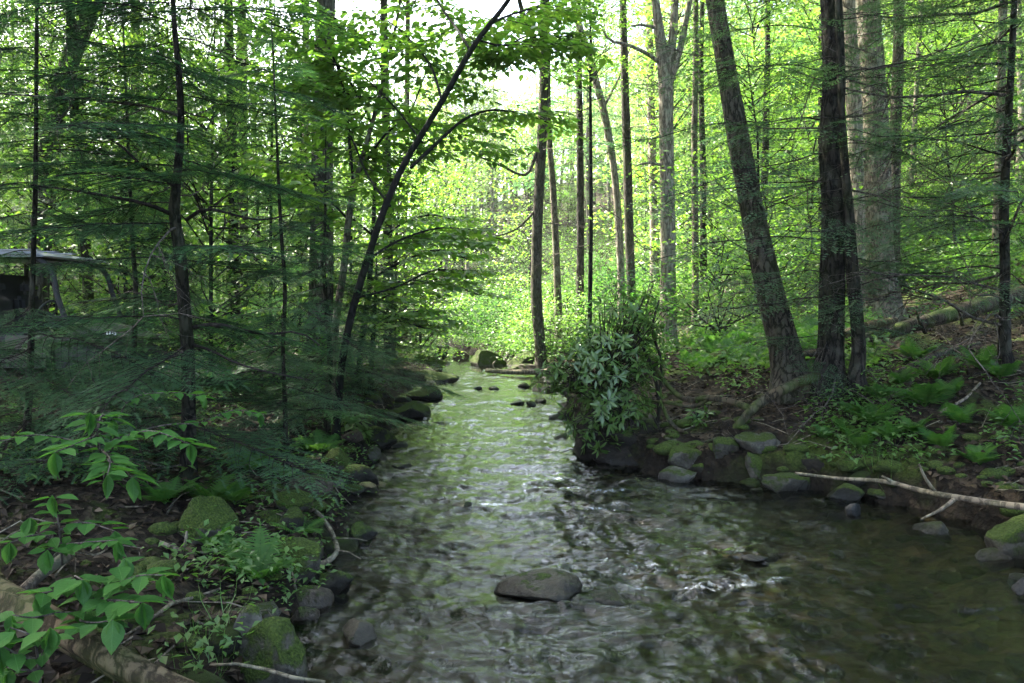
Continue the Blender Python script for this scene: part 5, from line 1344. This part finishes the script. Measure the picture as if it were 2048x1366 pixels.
leafy_plant('brightest broad leaved plant sprawling over the rotting log in the bottom left',
    [[(170, 1260, 2.95), (190, 1200, 2.95), (220, 1150, 2.9), (250, 1118, 2.9)], [(190, 1200, 2.95), (240, 1165, 2.85), (290, 1150, 2.8), (325, 1150, 2.8)], [(185, 1210, 2.95), (140, 1180, 2.85), (85, 1185, 2.75)], [(190, 1200, 2.95), (225, 1200, 2.8), (285, 1205, 2.7)],
     [(180, 1225, 2.95), (160, 1240, 2.8), (195, 1245, 2.7), (225, 1240, 2.65)], [(180, 1200, 2.95), (150, 1155, 2.9), (165, 1160, 2.8)], [(175, 1230, 2.9), (120, 1225, 2.75), (60, 1235, 2.65), (25, 1230, 2.6)]], at_ground(170, 1275), .098, .048, 64, width=.31)
leafy_plant('dark shaded leaves at the bottom left corner under the rotting log',
    [[(80, 1366, 2.55), (75, 1310, 2.55), (60, 1270, 2.5), (20, 1255, 2.5)], [(78, 1330, 2.55), (95, 1280, 2.55), (100, 1255, 2.5)], [(75, 1320, 2.55), (40, 1310, 2.5), (0, 1290, 2.45)], [(78, 1340, 2.55), (50, 1340, 2.5), (15, 1335, 2.5)]], at_ground(80, 1366), .09, .06, 65, pointed=False, width=.33)

# ------------------------------------------------------------------ ferns
def frond_mesh(seed, npin=15, serr=True):
    r = np.random.default_rng(seed); b = MB()
    t = np.linspace(0, 1, 9); arc = r.uniform(.5, .8)
    A = np.stack([np.sin(t * arc * 1.4) / (arc * 1.4), 0 * t, (np.cos(t * arc * 1.6 - .5) - math.cos(.5)) * .75], -1)
    b.tube(A, np.linspace(.009, .002, 9), 3, cap=False)
    for i in range(npin):
        u = .16 + .82 * i / (npin - 1); p = np.array([np.interp(u, t, A[:, c]) for c in range(3)]); tg = unit([np.interp(u, t, np.gradient(A[:, c])) for c in range(3)])
        l = .27 * math.sin(math.pi * min(1, (u + .12) ** .8)) ** .8 * r.uniform(.9, 1.1) + .02
        for sd in (1, -1):
            x = unit(np.array([0, sd, 0]) + tg * .35 + np.array([0, 0, -.12])); yv = unit(tg - x * tg.dot(x)); V = []; T = []
            m = 5
            for j in range(m + 1):
                q = j / m; w = .030 * (1 - q * .85) * (1.15 if j % 2 else .8) * (1 if u < .85 else .6)
                V += [p + x * l * q - yv * w, p + x * l * q + yv * w + x * l * .03]
                if j < m:
                    k = 2 * j; T += [(k, k + 2, k + 1), (k + 1, k + 2, k + 3)]
            b.add(np.array(V), tris=np.array(T), rnd=r.random() * .6)
    return b.mesh('frond', FERN, True)
FROND = [frond_mesh(800 + i) for i in range(4)]
def fern(label, p, L, n, seed, group=None, az=None, azr=math.pi, rise=.5):
    r = np.random.default_rng(seed); n = int(n * r.uniform(.7, 1.5)); L *= r.uniform(.7, 1.2); t = thing('fern', label, 'fern', p, group)
    for i in range(n):
        a = (az or 0) + azr * (2 * (i + r.uniform(.1, .9)) / n - 1); s = L * r.uniform(.7, 1.15)
        M = Matrix.Rotation(a, 4, 'Z') @ Matrix.Rotation(-r.uniform(rise * .5, rise * 1.6), 4, 'Y') @ Matrix.Rotation(r.normal(0, .15), 4, 'X') @ Matrix.Diagonal((s, s, s, 1))
        link('frond', FROND[(i + seed) % 4], t, mat=M)
    return t
fern('big bright fern at the left waterline in front of the curved branch', at_ground(520, 1165), .36, 9, 71, rise=.55)
fern('smaller pale fern on the left bank slope beside the long mossy boulder', at_ground(430, 1095), .36, 6, 72, rise=.6)
fern('wide dark fern at the foot of the young hemlock, right side', at_ground(500, 945), .55, 9, 73, rise=.35)
fern('low fern under the small drooping hemlock at the left bank', at_ground(640, 905), .4, 7, 74, rise=.3)
fern('fern below the pale slab beside the moss cushion stone', at_ground(470, 1010), .35, 6, 75, rise=.4)
for i, (px, py, L, w) in enumerate([(560, 960, .3, 'uphill of the pale flat slab'), (600, 1075, .26, 'on top of the boulder behind the big fern'), (420, 1010, .34, 'above the long mossy boulder'), (680, 850, .3, 'beside the young rhododendron'), (330, 1010, .36, 'left of the young hemlock foot'), (470, 1130, .26, 'just left of the big fern')]):
    fern('small fern ' + w + ' on the left bank', at_ground(px, py), L, 6, 60 + i, rise=.5)
for i, (px, py, L) in enumerate([(1760, 800, .5), (1800, 770, .5), (1850, 815, .55), (1900, 790, .5), (1740, 850, .45), (1690, 870, .4), (1830, 870, .5), (1780, 880, .42), (1920, 850, .5), (1960, 740, .5), (2000, 760, .5), (1880, 900, .4), (1650, 880, .35), (1960, 930, .4), (1720, 900, .4), (2020, 860, .45), (1830, 720, .5), (1700, 830, .35), (1870, 760, .5)]):
    MANY.append((None, 'bright slope fern', *at_ground(px, py)[:2])); t = fern('bright green fern on the right bank slope', at_ground(px, py), L * .7, 9, 80 + i, 'ferns on the right bank slope', rise=.6); MANY[-1] = (t,) + MANY[-1][1:]
for i in range(46):
    px = RNG.uniform(1340, 1700); py = RNG.uniform(655, 740)
    p = at_ground(px, py)
    if p[1] < 10 or p[1] > 24: continue
    t = fern('light green fern in the sunny fern patch', p, .55, 6, 120 + i, 'ferns in the sunny patch', rise=.6); MANY.append((t, 'light green patch fern', p[0], p[1]))

# ------------------------------------------------------------------ ground cover: litter, herbs, moss, twigs
def scatter(n, y0, y1, seed, spread, bias=1.0):
    r = np.random.default_rng(seed); y = y0 + (y1 - y0) * r.random(n) ** bias; x = r.uniform(-1, 1, n) * (spread * y + 1.5)
    k = (x < left_edge(y) - .12) | (x > right_edge(y) + .12); x, y = x[k], y[k]
    return x, y, ground_z(x, y), r
def litter():
    b = MB(); x, y, z, r = scatter(46000, 1.6, 26, 201, .75, 1.5); n = len(x)
    a = r.uniform(0, 6.28, n); s = r.uniform(.03, .09, n)
    V, T = leaf_shape(.33, fold=.16, droop=.22, n=2)
    M = mats34(np.stack([x, y, z + .012 + r.random(n) * .02], -1), np.stack([np.cos(a), np.sin(a), r.normal(0, .25, n)], -1), np.stack([r.normal(0, .4, n), r.normal(0, .4, n), np.ones(n)], -1), s)
    b.inst(V, T, M, rnd=np.clip(r.beta(1.5, 2.6, n), 0, 1))
    tag(b.obj('leaf_litter', DRY), 'brown dead leaves covering both banks', 'leaf litter', kind='stuff')
litter()
def fallen_twigs():
    b = MB(); x, y, z, r = scatter(1300, 1.8, 18, 202, .75, 1.4)
    for i in range(len(x)):
        a = r.uniform(0, 6.28); l = r.uniform(.12, .55); q = np.array([x[i], y[i], z[i] + .02]); d = np.array([math.cos(a), math.sin(a), 0])
        e = q + d * l; e[2] = gz(e[0], e[1]) + .02
        if left_edge(e[1]) < e[0] < right_edge(e[1]): continue
        m = (q + e) / 2 + r.normal(0, .03, 3) + np.array([0, 0, .015]); b.tube([q, m, e], [.005, .004, .002], 4, rnd=r.random(), cap=False)
    tag(b.obj('fallen_twigs', STICK), 'thin dry twigs strewn over both banks', 'twigs', kind='stuff')
fallen_twigs()
def herbs():
    b = MB(); V, T = leaf_shape(.3, fold=.08, droop=.2, n=2)
    r = np.random.default_rng(203); pos, sc = [], []
    def patch(px0, px1, py0, py1, n, h, s, thr=-.1, dmax=60):
        p = grounds(px0, px1, py0, py1, n, r)
        p = p[(p[:, 1] < dmax) & (noise3(p[:, 0] * .9, p[:, 1] * .9, 3.3) > thr)]
        k = 7; m = len(p)
        c = p + np.stack([0 * p[:, 0], 0 * p[:, 0], h * r.uniform(.3, 1, m)], -1)
        q = c[:, None] + r.normal(0, 1, (m, k, 3)) * np.array([.07, .07, .04]) * (1 + 3 * h)
        pos.append(q.reshape(-1, 3)); sc.append(s * r.uniform(.6, 1.3, m * k))
    patch(330, 620, 1120, 1215, 110, .12, .045, -.2)
    patch(330, 440, 1200, 1400, 90, .14, .045, -.2)
    patch(620, 740, 880, 1000, 60, .08, .04)
    patch(400, 700, 850, 1130, 110, .10, .045, .1)
    patch(1440, 2048, 700, 900, 500, .10, .05, 0)
    patch(1300, 1750, 600, 760, 2600, .30, .10)
    patch(1650, 2080, 560, 640, 500, .3, .10, .1)
    patch(1440, 2048, 760, 930, 420, .10, .06)
    patch(380, 900, 620, 760, 1400, .35, .09)
    patch(1000, 1330, 600, 720, 1500, .4, .12)
    patch(840, 1130, 640, 725, 1200, .4, .12, -.6)
    patch(0, 620, 700, 980, 500, .15, .06)
    patch(560, 1000, 380, 640, 2200, .9, .13, -.3)
    patch(900, 1420, 400, 650, 7000, 1.1, .14, -.6)
    patch(1300, 2048, 380, 590, 3900, .9, .14, -.3)
    patch(0, 620, 420, 700, 2600, .8, .12, -.2)
    P = np.concatenate(pos); n = len(P); a = r.uniform(0, 6.28, n)
    M = mats34(P, np.stack([np.cos(a), np.sin(a), r.uniform(-.5, .2, n)], -1), np.stack([r.normal(0, .3, n), r.normal(0, .3, n), np.ones(n)], -1), np.concatenate(sc))
    b.inst(V, T, M); tag(b.obj('low_herbs', HERB), 'low green herbs and seedlings covering parts of both banks', 'herbs', kind='stuff')
def grounds(px0, px1, py0, py1, n, r):
    """n spots of dry ground spread over a window of the view"""
    px, py = r.uniform(px0, px1, n), r.uniform(py0, py1, n)
    cx = (px - 1024) / F; cz = -(py - 683) / F
    d = np.stack([cx / (CP + cz * SP), np.ones(n), (-SP + cz * CP) / (CP + cz * SP)], -1)
    t = np.exp(np.linspace(math.log(1.5), math.log(70), 160)); hit = np.full(n, np.nan); done = np.zeros(n, bool)
    for y in t:
        m = ~done; x, z = d[m, 0] * y, CAM_Z + d[m, 2] * y
        b = z < ground_z(x, np.full(len(x), y)); i = np.nonzero(m)[0][b]; hit[i] = y; done[i] = True
    ok = ~np.isnan(hit); y = hit[ok] * (1 - .012 * r.random(ok.sum())); x = d[ok, 0] * y
    k = (x < left_edge(y) - .08) | (x > right_edge(y) + .08)
    return np.stack([x[k], y[k], ground_z(x[k], y[k])], -1)
herbs()
def grass_blades():
    b = MB(); r = np.random.default_rng(204); V = np.array([(0, -.012, 0), (0, .012, 0), (.5, .009, .1), (.5, -.009, .1), (1, 0, -.1)]); T = np.array([(0, 2, 1), (0, 3, 2), (3, 4, 2)])
    P = np.concatenate([grounds(380, 470, 1230, 1390, 60, r), grounds(1690, 1800, 880, 960, 160, r)]); n = len(P); a = r.uniform(0, 6.28, n)
    M = mats34(P, np.stack([np.cos(a) * .5, np.sin(a) * .5, r.uniform(.4, 1.2, n)], -1), np.stack([np.cos(a), np.sin(a), .2 + 0 * a], -1), r.uniform(.08, .22, n))
    b.inst(V, T, M); tag(b.obj('grass', HERB), 'short grass tufts by the big mossy boulder and on the right bank edge', 'grass', kind='stuff')
grass_blades()
def moss_cushions():
    """low moss cushions hugging the bank edges"""
    b = MB(); r = np.random.default_rng(205); V, T = ICO[2]
    n = 320; y = r.uniform(3, 14, n); lf = r.random(n) < .5
    x = np.where(lf, left_edge(y) - r.uniform(.25, 1.2, n), right_edge(y) + r.uniform(.22, 1.3, n)); z = ground_z(x, y); s = r.uniform(.03, .10, n)
    n2 = 60; y2 = r.uniform(4.3, 8, n2); x2 = right_edge(y2) + r.uniform(.08, .5, n2)
    x = np.r_[x, x2]; y = np.r_[y, y2]; z = np.r_[z, ground_z(x2, y2) - .01]; s = np.r_[s, r.uniform(.04, .13, n2)]; n += n2
    for i in range(n):
        W = V * (1 + .5 * fbm(V[:, 0] * 2.2 + i, V[:, 1] * 2.2, V[:, 2] * 2.2, 4)[:, None]) * np.array([s[i], s[i] * r.uniform(.6, 1), s[i] * .5]) + np.array([x[i], y[i], z[i]])
        b.add(W, tris=T, rnd=r.random())
    tag(b.obj('moss_cushions', MOSSY_MOUND, smooth=True), 'dark green moss cushions along the tops of both banks', 'moss', kind='stuff')
MOSSY_MOUND = rock_mat('moss_cushion', (.02, .032, .008), (.045, .065, .014), 1.0)
moss_cushions()
# ------------------------------------------------------------------ parked off-road buggy, facing right
def buggy():
    OLIVE = plain('olive_panel', (.03, .031, .022), .6); BLACKP = plain('black_plastic', (.008, .008, .008), .8); ROOFM = plain('grey_roof', (.17, .18, .20), .4, 0, .1)
    TAN = plain('tan_panel', (.05, .044, .03), .7); TYRE = plain('tyre_rubber', (.014, .013, .012), .9); STEEL = plain('dark_steel', (.03, .03, .033), .4, .6); MARK = plain('white_print', (.6, .62, .6), .6, 0, .05)
    GLASS = NT('windscreen_glass'); fr = GLASS.n('Fresnel', IOR=1.45); GLASS = GLASS.surf(GLASS.n('MixShader', i0=fr, i1=GLASS.n('BsdfTransparent', Color=(.82, .86, .86)), i2=GLASS.n('BsdfGlossy', Roughness=.03)))
    nose = at_ground(262, 752); x0 = pt(306, 640, 10.0)[0] - .2
    loc = (x0, 10.2, gz(x0 - .8, 10.2) - .14)
    t = thing('parked_buggy', 'dark olive off-road buggy with pale roof parked behind the hemlocks at the left', 'buggy', loc)
    t.rotation_euler = (0, 0, math.radians(-4))
    def part(name, mat, fn, parent=t, bevel=.02, seg=2):
        bm = bmesh.new(); fn(bm)
        if bevel: bmesh.ops.bevel(bm, geom=list(bm.edges), offset=bevel, segments=seg, affect='EDGES', clamp_overlap=True)
        me = bpy.data.meshes.new(name); bm.to_mesh(me); bm.free(); me.materials.append(mat)
        return link(name, me, parent)
    def box(bm, x0, x1, y0, y1, z0, z1, tx=0, tz=0):
        """tx shortens the top at the front, tz lowers the front top edge"""
        c = [(x0, y0, z0), (x1, y0, z0), (x1, y1, z0), (x0, y1, z0), (x0, y0, z1), (x1 - tx, y0, z1 - tz), (x1 - tx, y1, z1 - tz), (x0, y1, z1)]
        v = [bm.verts.new(p) for p in c]
        for f in ((0, 3, 2, 1), (4, 5, 6, 7), (0, 1, 5, 4), (1, 2, 6, 5), (2, 3, 7, 6), (3, 0, 4, 7)): bm.faces.new([v[i] for i in f])
    # x = 0 is the nose, the body runs to -x; y spans the width, z up from the ground
    part('body', OLIVE, lambda bm: (box(bm, -2.75, -.62, -.62, .62, .34, .62), box(bm, -.7, -.10, -.55, .55, .40, .70, .1, .05)))
    part('hood', OLIVE, lambda bm: box(bm, -.72, -.06, -.52, .52, .70, .90, .16, .12), bevel=.04)
    part('front_bumper', BLACKP, lambda bm: box(bm, -.12, .04, -.5, .5, .36, .56))
    part('mark', MARK, lambda bm: [box(bm, -.20 + i * .035, -.18 + i * .035, -.526, -.521, .745, .785) for i in range(4)], bevel=0)
    for s in (-1, 1):
        part('headlight', STEEL, lambda bm: box(bm, -.14, -.05, s * .42 - .09, s * .42 + .09, .62, .70, .04))
        part('door_panel', TAN, lambda bm: (box(bm, -1.42, -.80, s * .635 - .02, s * .635 + .02, .40, .74, .1), box(bm, -1.36, -.92, s * .66 - .008, s * .66 + .008, .44, .60)))
        part('front_fender', OLIVE, lambda bm: (box(bm, -.86, -.02, s * .62 - .13, s * .62 + .13, .66, .72), box(bm, -.92, -.80, s * .62 - .13, s * .62 + .13, .36, .72)), bevel=.03)
        part('seat', BLACKP, lambda bm: (box(bm, -1.75, -1.25, s * .3 - .22, s * .3 + .22, .62, .76), box(bm, -1.86, -1.68, s * .3 - .22, s * .3 + .22, .70, 1.24, .03), box(bm, -1.84, -1.70, s * .3 - .13, s * .3 + .13, 1.26, 1.44, .03)), bevel=.05)
    def bar(name, P, r=.026, mat=BLACKP, parent=t):
        b = MB(); P2, R2 = resample(P, [r] * len(P), .06); b.tube(P2, R2, 8); return link(name, b.mesh(name, mat, True), parent)
    for s in (-1, 1):
        bar('front_pillar', [(-.62, s * .6, .80), (-.76, s * .6, 1.2), (-.90, s * .57, 1.60), (-1.05, s * .56, 1.69)], .034)
        bar('rear_pillar', [(-2.0, s * .6, .6), (-2.02, s * .58, 1.2), (-1.98, s * .56, 1.68)], .03)
        bar('roof_rail', [(-1.05, s * .56, 1.69), (-1.5, s * .57, 1.71), (-1.98, s * .56, 1.68)], .026)
    bar('cross_bar', [(-1.05, -.56, 1.69), (-1.04, 0, 1.70), (-1.05, .56, 1.69)])
    def roof(bm):
        box(bm, -2.35, -.86, -.68, .68, 1.70, 1.80, .12, .045)
    rf = part('roof', ROOFM, roof, bevel=.045, seg=3)
    for y in (-.35, 0, .35): part('roof_rib', ROOFM, lambda bm: box(bm, -2.2, -1.15, y - .05, y + .05, 1.795, 1.815), rf, .008)
    part('windscreen', GLASS, lambda bm: [bm.faces.new([bm.verts.new(p) for p in ((-.70, -.56, .92), (-.70, .56, .92), (-.93, .53, 1.60), (-.93, -.53, 1.60))])], bevel=0)
    part('added_rear_panel', BLACKP, lambda bm: (box(bm, -2.0, -1.94, -.58, .58, .74, 1.52), box(bm, -2.3, -2.0, -.3, .3, 1.0, 1.3)))  # added dark backing that stops the bright background showing through the cab
    part('dashboard', BLACKP, lambda bm: box(bm, -.98, -.68, -.56, .56, .84, .98), bevel=.04)
    a = np.linspace(0, 2 * math.pi, 20); c = np.array([-1.12, -.3, 1.02]); e1, e2 = np.array([0, 1, 0]), unit([.5, 0, .85])
    sw = bar('steering_wheel', [c + .17 * (math.cos(q) * e1 + math.sin(q) * e2) for q in a], .016, BLACKP)
    bar('steering_column', [c, c + np.array([.2, 0, -.1])], .02, BLACKP, sw)
    part('cargo_bed', BLACKP, lambda bm: (box(bm, -2.95, -2.1, -.62, .62, .74, .78), box(bm, -2.95, -2.1, -.64, -.60, .78, 1.02), box(bm, -2.95, -2.1, .60, .64, .78, 1.02), box(bm, -2.14, -2.1, -.60, .60, .78, 1.02)), bevel=.01)
    def ring(name, mat, x, y, ro, ri, w, parent=t, lug=0):
        b = MB(); n = 28; prof = [(ri, -w / 2), (ro * .9, -w / 2), (ro, -w * .34), (ro, w * .34), (ro * .9, w / 2), (ri, w / 2)]
        V = []; 
        for i in range(n):
            q = i / n * 2 * math.pi; k = lug * (i % 2)
            for rr, yy in prof: V.append((math.cos(q) * (rr - (k if rr == ro else 0)), yy, math.sin(q) * (rr - (k if rr == ro else 0))))
        m = len(prof); Q = [(i * m + j, i * m + (j + 1) % m, ((i + 1) % n) * m + (j + 1) % m, ((i + 1) % n) * m + j) for i in range(n) for j in range(m)]
        b.add(np.array(V), quads=np.array(Q)); return link(name, b.mesh(name, mat), parent, (x, y, 0))
    for x in (-.42, -2.3):
        for s in (-1, 1):
            w = bpy.data.objects.new('wheel', None); COL.objects.link(w); w.parent = t; w.location = (x, s * .64, .32)
            ring('tyre', TYRE, 0, 0, .32, .17, .24, w, .02); ring('rim', STEEL, 0, s * .02, .175, .03, .16, w)
buggy()
# ------------------------------------------------------------------ the light haze between the trees
def haze():
    b = MB(); x0, x1, y0, y1, z0, z1 = -140, 140, -50, 190, -2.0, 60
    V = np.array([(x, y, z) for z in (z0, z1) for y in (y0, y1) for x in (x0, x1)])
    b.add(V, quads=np.array([(0, 2, 3, 1), (4, 5, 7, 6), (0, 1, 5, 4), (2, 6, 7, 3), (0, 4, 6, 2), (1, 3, 7, 5)]))
    k = NT('woodland_haze'); v = k.n('VolumePrincipled', Color=(.92, .95, .9), Density=.0005, Anisotropy=.3)
    k.t.links.new(v.outputs[0], k.out.inputs['Volume'])
    tag(b.obj('haze', k.m), kind='stuff')
haze()
label_many()
SC.view_layers[0].update()
